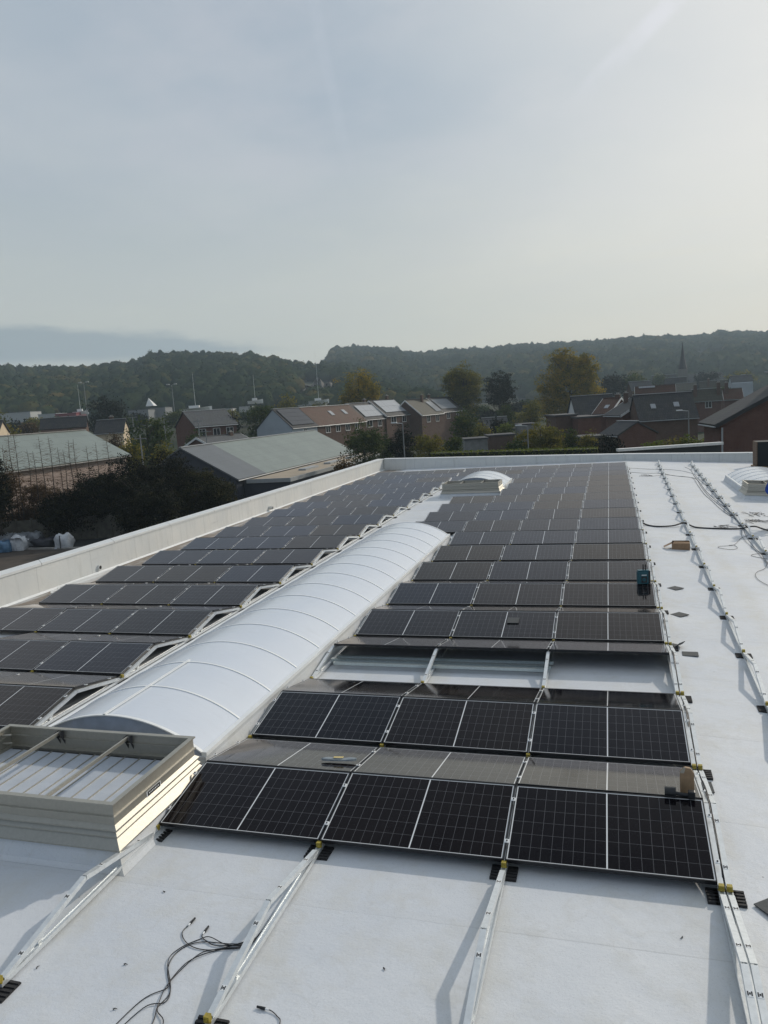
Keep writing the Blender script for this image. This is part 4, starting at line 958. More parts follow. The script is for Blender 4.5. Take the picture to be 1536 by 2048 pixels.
slate_pv = simple('roof_solar_dark', (0.012,0.014,0.022), .16, 0, .2, 2, 'obj'); bright_pv = Mat('roof_solar_bright'); bright_pv.set(col=(0.30,0.32,0.34), rough=.22, spec=.9); bright_pv = bright_pv.m
def house(name, label, cat, anchor, pix, d, ang, eave, other=None, L=None, wf=None, gz=None, wall=None, roof=None, roof_split=None, over=.3, group=None,
          win=(), gwin=(), chim=(), sky_=(), pv=(), dz_cap=None, verge=None, gable=None, zr_add=0, trim=zinc, th=.16):
    ang = R(ang); e = np.array([math.cos(ang), math.sin(ang), 0]); n = np.array([math.sin(ang), -math.cos(ang), 0])
    Q = at(pix[0], pix[1], d); En = plane_hit(eave[0], eave[1], Q, e)
    w = float(np.dot(En-Q, n)); dz = float(Q[2]-En[2])
    if other is not None:
        O = plane_hit(other[0], other[1], Q, n); L = abs(float(np.dot(O-Q, e)))
    A = Q if anchor == 'A' else Q-e*L
    g0 = float(ground_z(A[0], A[1])) if gz is None else gz
    return gable_house(name, label, cat, (A[0], A[1], g0), ang, L, w, wf if wf else w, A[2]-g0+zr_add, dz, wall, roof, roof_split, over, group, win, gwin, chim, sky_, pv, verge, gable, trim, th)
HLOG = []
def gable_house(name, label, cat, loc, ang, L, w, wf, zr, dz, wall, roof, roof_split, over, group, win, gwin, chim, sky_, pv, verge, gable, trim, th):
    HLOG.append((name, label[:40], [round(float(q),1) for q in loc], round(math.degrees(ang)), round(L,1), round(w,1), round(zr,1), round(dz,1)))
    o = empty(name, loc, ang, label, cat, group); ze = zr-dz
    sl = dz/w; zf = zr-sl*wf
    b = MB(); b.prism([(0,-w,-1.0),(0,wf,-1.0),(0,wf,zf),(0,0,zr),(0,-w,ze)], (0.02,0,0), (L-.02,0,0)); wo = b.build('wall', wall, o)
    if gable:
        b = MB(); b.prism([(0,-w,ze),(0,wf,zf),(0,0,zr)], (-.015,0,0), (.016,0,0)); b.build('gable_wall', gable, o)
    def slab(x0, x1, side, mt):
        b = MB(); ww = w if side < 0 else wf; ov = over; y1 = side*(ww+ov); z1 = zr-sl*(ww+ov); t = th
        nrm = Vector((0, side*sl, 1)).normalized()*t
        pts = [(0,0,zr+.02),(0,y1,z1+.02),(0,y1+nrm.y,z1+.02+nrm.z),(0,0,zr+.02+nrm.z*1.02)]
        b.prism(pts if side > 0 else pts[::-1], (x0,0,0), (x1,0,0)); return b.build('roof', mt, o)
    cuts = roof_split if roof_split else [(1.0, roof)]
    x = -over*.6
    for f_, mt in cuts:
        x1 = L*f_+(over*.6 if f_ == 1.0 else 0); r_ = slab(x, x1, -1, mt); slab(x, x1, 1, mt); x = x1
    b = MB(); b.beam((-over*.6,0,zr+th+.04),(L+over*.6,0,zr+th+.04),.3,.09); b.build('ridge_cap', trim if verge is None else roof if roof else trim, o)
    gy = -(w+over+.05); gzz = zr-sl*(w+over)
    b = MB(); b.tube([(-over*.5,gy,gzz),(L+over*.5,gy,gzz)], .07, 6); b.build('gutter', trim, o)
    if verge:
        for xx in (-over*.6-.03, L+over*.6+.03):
            for s, ww in ((-1,w),(1,wf)):
                b = MB(); b.beam((xx,0,zr+.06),(xx,s*(ww+over),zr-sl*(ww+over)+.06), .05, .26, up=(1,0,0)) if False else b.prism([(xx-.025,0,zr-.10),(xx-.025,s*(ww+over),zr-sl*(ww+over)-.10),(xx-.025,s*(ww+over),zr-sl*(ww+over)+.2),(xx-.025,0,zr+.2)], (0,0,0), (.05,0,0)); b.build('verge_board', verge, o)
    def window(cx, cz, ww, hh, face):
        f_ = MB(); p_ = MB(); t = .07
        def bx(B, u0, u1, z0, z1, d0, d1):
            if face == 'near': B.box(u0,u1,-w-d1,-w-d0,z0,z1)
            elif face == 'left': B.box(-d1,-d0,u0,u1,z0,z1)
            else: B.box(L+d0,L+d1,u0,u1,z0,z1)
        for q in ((cx-ww/2,cx+ww/2,cz-hh/2,cz-hh/2+t),(cx-ww/2,cx+ww/2,cz+hh/2-t,cz+hh/2),(cx-ww/2,cx-ww/2+t,cz-hh/2+t,cz+hh/2-t),(cx+ww/2-t,cx+ww/2,cz-hh/2+t,cz+hh/2-t),(cx-t*.4,cx+t*.4,cz-hh/2+t,cz+hh/2-t)): bx(f_, *q, -.005, .05)
        fo = f_.build('window', wood_white, o); bx(p_, cx-ww/2+t*.5, cx+ww/2-t*.5, cz-hh/2+t*.5, cz+hh/2-t*.5, .0, .02); p_.build('pane', glass, fo)
        s_ = MB(); bx(s_, cx-ww/2-.06, cx+ww/2+.06, cz-hh/2-.08, cz-hh/2-.01, .0, .1); s_.build('sill', concrete, fo)
    for cx, cz, ww, hh in win: window(cx*L, cz if cz > 0 else ze+cz, ww, hh, 'near')
    for side, cy, cz, ww, hh in gwin: window(cy, cz, ww, hh, side)
    for cx, cy, hh in chim:
        zz = zr-abs(cy)*sl; b = MB(); b.box(cx*L-.3,cx*L+.3,cy-.22,cy+.22,zz-.5,zr+hh); c = b.build('chimney', brick_brown, o)
        b = MB(); b.box(cx*L-.36,cx*L+.36,cy-.28,cy+.28,zr+hh,zr+hh+.08)
        for s in (-.13,.13): b.tube([(cx*L+s,cy,zr+hh+.08),(cx*L+s,cy,zr+hh+.3)],.09,7)
        b.build('chimney_cap', concrete, c)
    nv = Vector((0,-sl,1)).normalized(); dv = Vector((0,-1,-sl)); dv_l = math.sqrt(1+sl*sl)
    def on_roof(nm, x0, x1, s0, s1, lift, thick, mt, frame_mt=None):
        b = MB(); P = lambda x_, s_: Vector((x_*L, -s_*w, zr-sl*s_*w+.02))+nv*(th+lift)
        b.prism([P(x0,s0),P(x0,s1),P(x1,s1),P(x1,s0)], (0,0,0), tuple(nv*thick)); q = b.build(nm, mt, o)
        return q, P
    for x0, s0, ww, hh in sky_:
        q, P = on_roof('skylight', x0, x0+ww/L, s0, s0+hh/(w*dv_l), -.01, .07, zinc)
        b = MB(); e1 = .07/L; e2 = .07/(w*dv_l); b.prism([P(x0+e1,s0+e2),P(x0+e1,s0+hh/(w*dv_l)-e2),P(x0+ww/L-e1,s0+hh/(w*dv_l)-e2),P(x0+ww/L-e1,s0+e2)], tuple(nv*.06), tuple(nv*.085)); b.build('skylight_pane', bright_pv, q)
    for x0, x1, s0, s1, mt, nc, nr in pv:
        for i in range(nc):
            for j in range(nr):
                a0 = x0+(x1-x0)*i/nc; a1 = x0+(x1-x0)*(i+1)/nc-.03/L; c0 = s0+(s1-s0)*j/nr; c1 = s0+(s1-s0)*(j+1)/nr-.03/w
                on_roof('roof_solar_panel', a0, a1, c0, c1, .08, .04, mt)
    return o
# two long halls on the left
corr = Mat('corrugated_roof'); _v = corr.coord(); _x, _y, _z = corr.sep(_v)
def corr_mat(name, col, rough=.5):
    M = Mat(name); v = M.coord(); x, y, z = M.sep(v); n = M.noise(v, .35, 5, .6); row = M.math('FRACT', M.math('DIVIDE', y, 1.15)); ln = M.math('LESS_THAN', row, .05)
    wv = M.math('SINE', M.math('MULTIPLY', x, 20.0)); st = M.noise(M.coord('Object', (1.2,.15,1)), 1.5, 5, .7)
    c = M.mix(M.ramp(n,.3,.7), tuple(q*.88 for q in col), tuple(q*1.08 for q in col)); c = M.mix(M.math('MULTIPLY', ln, .4), c, tuple(q*.6 for q in col)); c = M.mix(M.math('MULTIPLY', M.ramp(st,.5,.8), .25), c, (0.10,0.11,0.09))
    M.set(col=c, rough=rough, spec=.4); M.bump(M.math('MULTIPLY', wv, .5), .4, .02); return M.m
c_green = corr_mat('grey_green_sheet', (0.205,0.24,0.222)); c_slate = corr_mat('slate_sheet', (0.125,0.137,0.147)); navy_clad = simple('navy_cladding', (0.035,0.042,0.058), .5, 0, .1, 3)
pink_wall = brick_mat('pale_pink_brick', (0.36,0.27,0.23), (0.42,0.33,0.28), (0.4,0.36,0.33))
house('industrial_hall', 'long hall with grey-green roof and pinkish wall at the left edge', 'hall', 'B', (168,863), 88, 90, (253,909), L=70, wall=pink_wall, roof=c_green, over=.4, trim=concrete)
HM = dict(anchor='A', pix=(362,898), d=84, ang=90, eave=(472,958))
_Q = at(362,898,84); _n = np.array([1.0,0,0]); _L = plane_hit(628,864,_Q,_n)[1]-_Q[1]; _s = plane_hit(423,893,_Q,_n)[1]-_Q[1]
hm = house('industrial_hall', 'grey-green roofed hall with a slate bay and navy end wall', 'hall', 'A', (362,898), 84, 90, (472,958), L=_L, wall=navy_clad, roof=c_green, roof_split=[(_s/_L, c_slate), (1.0, c_green)], over=.35, trim=zinc)
_E = plane_hit(472,958,_Q,np.array([0,1.0,0])); _K = plane_hit(580,957,_Q+np.array([0,1.5,0]),np.array([0,1.0,0]))
tan_roof = simple('beige_flat_roof', (0.36,0.30,0.225), .9, 0, .12, .5)
o = empty('flat_roof_annex', (_E[0]+.1, _Q[1]+1.5, GZ), 0, 'flat beige roofed annex with dark front beside the slate-bay hall', 'annex')
zt = _K[2]-GZ; wx = _K[0]-_E[0]-.1; ly = _L*.98
b = MB(); b.box(0,wx-.1,0.1,ly-.1,0,zt-.3); b.build('wall', navy_clad, o)
b = MB(); b.box(.45,wx,0,ly,zt-.3,zt); r_ = b.build('flat_roof', tan_roof, o)
b = MB(); b.box(wx,wx+.1,-.1,ly+.1,zt-.35,zt+.09); b.box(.4,wx,-.1,0,zt-.35,zt+.09); b.build('roof_edge', zinc, r_)
for i in range(3):
    b = MB(); b.box(wx*.45,wx*.62,ly*(.25+.22*i),ly*(.36+.22*i),zt,zt+.22); b.build('roof_light', zinc, r_)
# low white-gabled house in front of the brick house
house('low_house', 'low house with white edged gable and grey roof before the brick house', 'house', 'A', (394,877), 108, 74, (419,891), other=(479,870), wall=brick_red, roof=t_grey, verge=wood_white, chim=[(.75,-.3,.5)])
# terraced row
tA, tD, tAng = (545,820), 122, R(76)
e_ = np.array([math.cos(tAng), math.sin(tAng), 0]); n_ = np.array([math.sin(tAng), -math.cos(tAng), 0]); Q = at(*tA, tD); E = plane_hit(584,856,Q,e_)
tw = float(np.dot(E-Q, n_)); tdz = float(Q[2]-E[2])
def tl(px, py): return float(np.dot(plane_hit(px,py,Q,n_)-Q, e_))
cuts = [0, tl(597,820), tl(697,819), tl(744,817), tl(792,816), tl(838,815), tl(883,814)]
specs = [('white rendered end house with dark solar panels on its roof', render_grey, t_dark, [(.06,.94,.06,.93,slate_pv,3,4)], (), [(.5,-.9,.9,1.2)], ()),
         ('terraced house with red-brown roof and two white skylights', brick_brown, t_red, (), [(.44,.30,1.0,1.2),(.72,.28,1.0,1.2)], [(.2,-.8,1.4,1.1),(.4,-.8,1.4,1.1),(.6,-.8,1.4,1.1),(.8,-.8,1.4,1.1)], ()),
         ('terraced house with a pale shining solar roof, left of two', brick_brown, t_dark, [(.20,.98,.18,.90,bright_pv,3,2)], (), [(.3,-.8,2.2,1.3),(.75,-.8,1.4,1.3)], [(.9,.5,.7)]),
         ('terraced house with a pale shining solar roof, right of two', brick_brown, t_dark, [(.10,.96,.06,.84,bright_pv,3,2)], (), [(.3,-.8,2.0,1.3),(.75,-.8,1.6,1.3)], [(.8,.3,.9)]),
         ('terraced house with white window and mossy roof beside a chimney', brick_brown, t_moss, [(.72,.98,.2,.9,bright_pv,1,2)], (), [(.3,-.8,1.6,1.5),(.7,-.8,1.5,1.6)], [(.62,-.6,1.0)]),
         ('last terraced house with two white rimmed solar fields', brick_brown, t_dark, [(.05,.75,.15,.85,bright_pv,3,2)], (), [(.25,-.8,1.6,1.4),(.7,-.8,1.8,1.4)], [(.2,.6,.8)])]
for i, (lab, wl_, rf, pv_, sk_, wn_, ch_) in enumerate(specs):
    L_ = cuts[i+1]-cuts[i]; A = Q+e_*cuts[i]+n_*(0,0,-.6,-.6,2.2,2.0)[i]; off = (0,0,.22,.55,.18,.42)[i]
    gz_ = float(ground_z(A[0], A[1]))
    gable_house('white_end_house' if i == 0 else 'terraced_house', lab, 'house', (A[0], A[1], gz_), tAng, L_-.02, tw*(1,1,.95,1.02,1,1)[i], tw, Q[2]-gz_+off-.045*0, tdz, wl_, rf, None, .18, None if i == 0 else 'terraced houses', wn_, (), ch_, sk_, pv_, wood_white if i in (3,4,5) else None, render_grey if i == 0 else None, wood_white if i in (1,4,5) else zinc, .14)
# left town houses
house('brick_house', 'two-storey red brick house with grey roof left of the conifer', 'house', 'A', (367,825), 132, 52, (390,853), other=(449,823), wall=brick_red, roof=t_grey, win=[(.15,-1.2,1.3,1.4),(.5,-1.2,1.3,1.4),(.82,-1.2,1.3,1.4)], gwin=[('left',0.3,4.6,.9,1.0)], trim=wood_white)
o = house('row_house', 'dark roofed brick row with pale right gable on the left', 'house', 'B', (172,833), 138, 30, (178,858), other=(82,833), wall=brick_brown, roof=t_dark, win=[(.15,-1.3,1.3,1.5),(.35,-1.3,1.3,1.5),(.65,-1.3,1.3,1.5),(.85,-1.3,1.3,1.5)], gwin=[])
house('row_house', 'small dark roofed house with sunlit cream gable behind the left hall', 'house', 'B', (250,839), 128, 20, (246,862), other=(195,840), wall=render_cream, roof=t_dark, chim=[(.5,.2,.6)])
house('row_house', 'cream gabled house cut by the left edge', 'house', 'B', (4,842), 118, 25, (20,868), L=9, wall=render_cream, roof=t_dark)
# right-hand brick houses
house('brick_house', 'brick house with dark tiled roof and two skylights', 'house', 'A', (1267,793), 98, 13, (1279,840), other=(1381,790), wall=brick_brown, roof=t_dark, sky_=[(.24,.42,.62,.75),(.64,.40,.66,.75)], win=[(.12,1.9,.9,1.9)], gwin=[], over=.2)
gable_house('brick_house', 'large brick house with black edged gable at the right edge', 'house', (15.1,65.5,GZ), R(-84), 5.4, 7.3, 7.3, 9.7, 3.75, brick_red, t_dark, None, .35, None, (), (), (), (), (), simple('black_fascia',(0.012,0.013,0.015),.5), None, zinc, .2)
o = bpy.data.objects['brick_house.002']
b = MB(); b.tube([(5.55,-7.15,5.7),(5.55,-7.15,0)], .07, 8); b.build('downpipe', zinc, o)
b = MB(); b.box(1.4,4.2,-2.6,-1.0,7.6,9.75); dm = b.build('dormer', simple('black_dormer',(0.02,0.022,0.024),.5), o)
b = MB(); b.box(1.2,4.4,-2.85,-.9,9.75,9.88); b.build('dormer_roof', zinc, dm)
house('white_gable_house', 'house with white left gable and dark roof beside the largest yellowing tree', 'house', 'A', (1143,795), 118, 20, (1152,829), other=(1222,793), wall=render_white, roof=t_dark, gable=render_white)
house('red_roof_house', 'house with red roof stepping down behind brick extension', 'house', 'A', (1209,799), 112, -25, (1188,828), other=(1240,793), wall=brick_red, roof=t_red, chim=[(.9,-.2,.6)], sky_=[(.45,.5,.6,.9)], verge=wood_white)
house('brick_house', 'narrow brick house with white edged verge left of the skylights', 'house', 'A', (1262,797), 106, -70, (1212,830), L=6, wall=brick_red, roof=t_dark, verge=wood_white, chim=[(.2,-1.2,.8)])
felt = simple('roofing_felt', (0.06,0.062,0.065), .85); shed_wood = simple('grey_painted_shed', (0.20,0.205,0.20), .8, 0, .2, 2)
def flat_box(name, label, cat, p0, p1, bot, d, depth, wall, roofm, win=()):
    a = at(p0[0], p0[1], d); c = at(p1[0], p1[1], d); g_ = float(ground_z(a[0], a[1])); v = c-a; L_ = math.hypot(v[0], v[1]); ang = math.atan2(v[1], v[0])
    o = empty(name, (a[0], a[1], g_), ang, label, cat); h = (a[2]+c[2])/2-g_
    b = MB(); b.box(0,L_,0,depth,-1,h); b.build('wall', wall, o); b = MB(); b.box(-.15,L_+.15,-.15,depth+.15,h,h+.18); b.build('flat_roof', roofm, o)
    for cx, cz, ww, hh in win:
        b = MB(); b.box(cx*L_-ww/2,cx*L_+ww/2,-.04,.02,cz-hh/2,cz+hh/2); f_ = b.build('window', wood_white, o)
        b = MB(); b.box(cx*L_-ww/2+.08,cx*L_+ww/2-.08,-.05,-.035,cz-hh/2+.08,cz+hh/2-.08); b.build('pane', glass, f_)
    return o
flat_box('brick_extension', 'flat roofed red brick extension with white downpipe below the red roof', 'extension', (1156,835), (1201,836), 886, 92, 7, brick_red, felt, [(.2,1.6,.8,1.0)])
flat_box('brick_extension', 'dark ivy-covered brick extension left of the white downpipe', 'extension', (1112,832), (1154,832), 886, 95, 6, brick_brown, felt)
house('lean_to', 'low lean-to with sloping grey roof between brick walls', 'lean-to', 'A', (1236,845), 88, -60, (1200,870), L=4, wall=brick_red, roof=t_dark, over=.2)
flat_box('garden_porch', 'small flat roofed porch with glazed front below the brick extension', 'porch', (1164,876), (1210,874), 890, 84, 4, brick_brown, felt, [(.25,1.6,1.2,1.3)])
o = flat_box('coped_wall', 'dark wall with white coping just behind the back parapet', 'wall', (1240,897.5), (1441,894.5), 910, 54, .25, simple('dark_shed_wall',(0.02,0.024,0.026),.7), wood_white)
# roofs further back on the right
def far_house(pA, pB, eA, d, ang, wall, roof, label, **k): return house(k.pop('name','far_house'), label, 'house', 'A', pA, d, ang, eA, other=pB, wall=wall, roof=roof, **k)
far_house((1271,775),(1349,773),(1272,793), 165, 2, brick_red, t_red, 'brick house with red-brown roof and white verges behind the skylight house', verge=wood_white, pv=[(.08,.5,-.0,.22,bright_pv,4,1)])
far_house((1258,765),(1300,765),(1252,786), 200, 20, brick_brown, t_grey, 'grey roofed house left of the red-brown roof, farther back')
far_house((1384,781),(1442,779),(1385,798), 150, 0, brick_red, t_moss, 'brown roofed brick house right of the skylight house', chim=[(.9,-.5,1.2),(.1,-.5,1.0)], win=[(.55,-1.2,1.2,1.4)])
far_house((1446,780),(1482,778),(1449,797), 155, 4, brick_red, t_red, 'red roofed brick house with tall chimney behind the right-edge gable', chim=[(.15,-.6,1.4)], verge=wood_white)
far_house((1304,752),(1352,751),(1304,772), 330, 6, brick_brown, t_grey, 'long grey roof below the church spire, left side')
far_house((1380,752),(1424,751),(1381,769), 345, -4, render_white, t_grey, 'grey roofed white house right of the church spire')
far_house((1400,764),(1455,762),(1401,779), 260, 3, brick_red, t_moss, 'brown roofed house in front of the church, right side', chim=[(.3,-.5,.9)])
far_house((1460,753),(1502,752),(1456,768), 230, 8, render_grey, t_grey, 'grey roof with bright skylights near the right edge', sky_=[(.5,.3,1.4,1.2),(.7,.5,1.4,1.2)])
far_house((1352,768),(1392,767),(1353,784), 240, -6, brick_brown, t_moss, 'brown roof in front of the church tower')
far_house((1330,757),(1372,756),(1331,772), 290, 10, brick_red, t_dark, 'dark roof at the foot of the church tower')
# church
cp_ = at(1366, 775, 340); gch = float(ground_z(cp_[0], cp_[1])); kk = 340/F_PX
o = empty('church', (cp_[0], cp_[1], gch), .3, 'village church with tall dark pointed spire before the wooded hill', 'church')
ht = at(1366,738,340)[2]-gch; hs = at(1366,684,340)[2]-gch; wd = 14.5*kk/2
b = MB(); b.box(-wd*.95,wd*.95,-wd*.95,wd*.95,-2,ht); b.build('tower', simple('grey_stone',(0.16,0.155,0.14),.9), o)
b = MB(); n = 8; pts = [(wd*1.25*math.cos(2*math.pi*(i+.5)/n), wd*1.25*math.sin(2*math.pi*(i+.5)/n), ht) for i in range(n)]; mid = [(q[0]*.45,q[1]*.45,ht+(hs-ht)*.42) for q in pts]
b.add(pts+mid+[(0,0,hs)], [(i,(i+1)%n,n+(i+1)%n,n+i) for i in range(n)]+[(n+i,n+(i+1)%n,2*n) for i in range(n)]+[tuple(range(n))[::-1]]); b.build('spire', simple('spire_slate',(0.018,0.02,0.024),.6), o)
b = MB(); b.prism([(wd,-4,-2),(wd,4,-2),(wd,4,ht*.42),(wd,0,ht*.8),(wd,-4,ht*.42)], (0,0,0), (16,0,0)); b.build('nave', t_grey, o)
# gardens in the middle: pale sheds and a low roof
for i, (p0, p1, d, wl_, rf, lab) in enumerate((((930,880),(975,878),100,shed_wood,felt,'low grey garden shed left of the dark doorway shed'), ((978,872),(1030,871),104,brick_brown,felt,'dark garden shed with open front below the pine'), ((1040,850),(1072,849),112,shed_wood,felt,'small grey flat roofed garden building beside the wide brownish tree'), ((968,858),(1000,857),125,brick_brown,t_grey,'low grey roofed outbuilding below the olive tree'))):
    flat_box('garden_shed', lab, 'shed', p0, p1, 0, d, 4, wl_, rf, [(.5,1.3,1.0,1.2)])
house('bungalow', 'low grey roofed bungalow under the dark pine', 'house', 'A', (965,838), 140, 40, (970,856), other=(1012,838), wall=brick_brown, roof=t_grey)
# far sheds, tents and boats along the river on the left
river_white = simple('pale_shed_sheet', (0.40,0.41,0.40), .7); shed_grey = simple('grey_shed_sheet', (0.20,0.21,0.215), .7)
river_items = [((0,826),(60,824),300,river_white,t_grey,'long pale river shed at the left edge'),((76,829),(112,828),290,river_white,zinc,'white river shed left of the red roofed one'),((110,828),(152,827),285,simple('red_sheet',(0.20,0.035,0.04),.6),simple('red_roof_sheet',(0.22,0.03,0.04),.6),'long dark red river shed'),
    ((256,821),(296,819),280,shed_grey,t_grey,'grey river shed right of the broad dark tree'),((300,816),(330,815),290,shed_grey,t_grey,'small grey river shed above the green clump'),((430,819),(462,818),270,river_white,zinc,'white river shed behind the brick house'),((478,813),(505,812),280,river_white,t_grey,'white river shed behind the conifer'),((596,810),(650,809),300,shed_grey,zinc,'low grey river wall shed under the rock face'),((810,798),(860,797),310,brick_brown,t_grey,'low brown river building right of the autumn tree'),((830,806),(892,804),290,river_white,zinc,'long pale low building behind the terraced row')]
for p0, p1, d, wl_, rf, lab in river_items: flat_box('river_shed', lab, 'shed', p0, p1, 0, d, 10, wl_, rf)
b_hull = simple('white_hull', (0.75,0.75,0.73), .3); sail = simple('white_canvas', (0.80,0.80,0.78), .8)
def boat(px, py, d, L_, mast, label):
    p = at(px, py, d); o = empty('sailboat', tuple(p), R(20), label, 'boat'); b = MB(); n = 8; vs = []; fs = []
    for i in range(n+1):
        t = i/n; w_ = L_*.15*math.sin(math.pi*min(1, t*.9+.12))**.6; z_ = .9+.5*t*t
        vs += [((t-.5)*L_, -w_, z_), ((t-.5)*L_, 0, -.3), ((t-.5)*L_, w_, z_)]
    for i in range(n): fs += [(i*3,i*3+3,i*3+4,i*3+1),(i*3+1,i*3+4,i*3+5,i*3+2),(i*3+2,i*3+5,i*3+3,i*3)]
    fs += [(0,1,2),(n*3+2,n*3+1,n*3)]
    b.add(vs, fs); b.build('hull', b_hull, o); b = MB(); b.box(-L_*.2,L_*.12,-L_*.08,L_*.08,1.0,1.9); b.build('cabin', b_hull, o)
    b = MB(); b.tube([(0,0,.5),(0,0,mast)], .07, 6, r1=.03); b.build('mast', alu_white, o); return o
boat(392,822,262,11,13,'white sailboat with bare mast above the brick house roof'); boat(162,828,290,6,11,'sailboat beside the dark red shed'); boat(638,806,300,8,20,'sailboat with the tallest mast in front of the rock face'); boat(511,806,300,6,11,'sailboat behind the dark green bushy tree')
p = at(302, 812, 270); o = empty('white_sail_tent', tuple(p), 0, 'white pointed canvas tent above the green tree clump', 'tent'); b = MB(); b.add([(-1.5,-1,0),(1.8,-1,0),(1.8,1,0),(-1.5,1,0),(-.7,0,2.9)], [(0,1,4),(1,2,4),(2,3,4),(3,0,4),(3,2,1,0)]); b.build('canvas', sail, o)
# poles
pole_m = simple('pole_grey', (0.22,0.23,0.235), .5)
def lamp(px, top, bot, d, label, double=False, h_arm=.9, name='street_lamp'):
    p = at(px, bot, d); q = at(px, top, d); g_ = float(ground_z(p[0], p[1])); h = q[2]-g_
    o = empty(name, (p[0], p[1], g_), 0, label, 'street lamp' if name == 'street_lamp' else 'light mast')
    b = MB(); b.tube([(0,0,-.2),(0,0,h)], .085 if not double else .15, 8, r1=.05 if not double else .08); b.build('pole', pole_m, o)
    for s in ((-1,1) if double else (-1,)):
        b = MB(); a = h_arm*(1.6 if double else 1); b.beam((0,0,h-.02),(s*a,0,h+.08+(.3 if s > 0 else 0)),.05,.05); b.box(s*a-.3,s*a+.3,-.14,.14,h+.04,h+.16) if not double else b.box(s*a-.45,s*a+.45,-.3,.3,h+.1,h+.45); b.build('lamp_head', zinc if double else alu_white, o)
lamp(808.5,846,900,78,'grey street lamp before the terraced houses'); lamp(1057,851,905,78,'grey street lamp beside the wide brownish garden tree'); lamp(1378,821,900,80,'grey street lamp in front of the skylight house')
lamp(176,766,840,255,'tall light mast with two lamps beside the broad dark tree',True,name='light_mast'); lamp(349,770,825,262,'tall light mast with two lamps left of the brick house',True,name='light_mast')
for px, top, d, lab in ((402,837,120,'wooden utility pole before the brick house'),(272,829,118,'grey utility pole with arms right of the cream gable'),(334,838,112,'thin grey pole among the green tree clump'),(283,870,90,'short pale post at the right end of the left hall'),(415,857,104,'short lamp pole above the low white edged house')):
    p = at(px, 900, d); q = at(px, top, d); g_ = float(ground_z(p[0], p[1])); o = empty('utility_pole', (p[0],p[1],g_), 0, lab, 'pole'); b = MB(); b.tube([(0,0,-.2),(0,0,q[2]-g_)], .11, 7, r1=.07); b.build('shaft', pole_m, o)
    b = MB(); b.beam((-.8,0,q[2]-g_-.4),(.8,0,q[2]-g_-.4),.08,.08); b.build('cross_arm', pole_m, o)
# yard: fence and bulk bags
b = MB()
f0 = at(-30,1064,62); f1 = at(255,1052,62); o = empty('concrete_fence', (0,0,0), 0, 'grey concrete panel fence behind the yard bags', 'fence')
v = Vector((f1[0]-f0[0], f1[1]-f0[1], 0)); n = 9
fence_m = simple('weathered_concrete', (0.11,0.105,0.085), .95, 0, .35, 2)
for i in range(n):
    a = Vector((f0[0],f0[1],GZ))+v*(i/n); c = Vector((f0[0],f0[1],GZ))+v*((i+1)/n)
    b = MB(); b.prism([a,c,c+Vector((0,0,1.9)),a+Vector((0,0,1.9))], (0,0,0), (0,.06,0)); b.build('fence_panel', fence_m, o)
    b = MB(); b.prism([a+Vector((-.07,-.07,0)),a+Vector((.07,-.07,0)),a+Vector((.07,.13,0)),a+Vector((-.07,.13,0))], (0,0,0), (0,0,2.05)); b.build('fence_post', fence_m, o)
bag_m = Mat('woven_bag'); _n = bag_m.noise(bag_m.coord(), 5, 6, .7); bag_m.set(col=bag_m.mix(bag_m.ramp(_n,.3,.7),(0.42,0.45,0.48),(0.72,0.74,0.76)), rough=.6); bag_m.bump(_n,.8,.08); bag_m = bag_m.m
grey_film = simple('grey_pallet_film', (0.20,0.22,0.24), .35, 0, .3, 4); blue_film = simple('blue_film', (0.10,0.20,0.32), .4, 0, .3, 4)
def bag(px, bot, d, w, h, label, m_, name='bulk_bag', flap=False, group=None, tilt=0):
    p = at(px, bot, d); z0 = GZ+.04; N = 18; K = 9; b = MB(); vs = []; fs = []; ph = random.uniform(0,6)
    for k in range(K):
        t = k/(K-1); s = (1+.10*math.sin(math.pi*t)-.18*max(0,t-.75)/.25)
        for i in range(N):
            a = 2*math.pi*i/N; sq = 1/max(abs(math.cos(a)),abs(math.sin(a)))**.75; r_ = w/2*s*sq*(1+.07*math.sin(3*a+5*t+ph)+.05*math.sin(7*a-9*t)+random.uniform(-.045,.045))
            vs.append((math.cos(a)*r_, math.sin(a)*r_*.85, h*t+tilt*math.cos(a)*w*t*.3+.09*math.sin(4*a+ph)*t+random.uniform(-.03,.03)*t))
    for k in range(K-1):
        for i in range(N): fs.append((k*N+i,k*N+(i+1)%N,(k+1)*N+(i+1)%N,(k+1)*N+i))
    vs.append((0,0,h*.93)); fs += [((K-1)*N+i,(K-1)*N+(i+1)%N,K*N) for i in range(N)]
    b.add(vs, fs); o = empty(name, (p[0],p[1],z0), .2, label, 'bulk bag' if name == 'bulk_bag' else 'pallet', group); b.build('sack' if name == 'bulk_bag' else 'wrapped_goods', m_, o, True)
    if name == 'bulk_bag':
        b = MB(); b.prism([(-.03,-w*.52,h*.05),(.03,-w*.52,h*.05),(.03,-w*.5,h*.98),(-.03,-w*.5,h*.98)], (0,-.03,0), (0,.0,0)); b.build('strap', black_rubber if not flap else bag_m, o)
        if flap:
            b = MB(); n = 7; vs = []; fs = []
            for i in range(n):
                for j in range(n): vs.append(((i/(n-1)-.65)*w*1.5, (j/(n-1)-.5)*w*1.2, h*1.02+.12*math.sin(i*1.3+j)+.16*math.cos(j*1.7)-.05*(i-3)**2*.5))
            for i in range(n-1):
                for j in range(n-1): fs.append((i*n+j,(i+1)*n+j,(i+1)*n+j+1,i*n+j+1))
            b.add(vs, fs); b.build('flap', bag_m, o, True)
    return o
bag(130,1099,58.5,1.15,1.05,'white bulk bag with dark strap standing alone in the yard',bag_m)
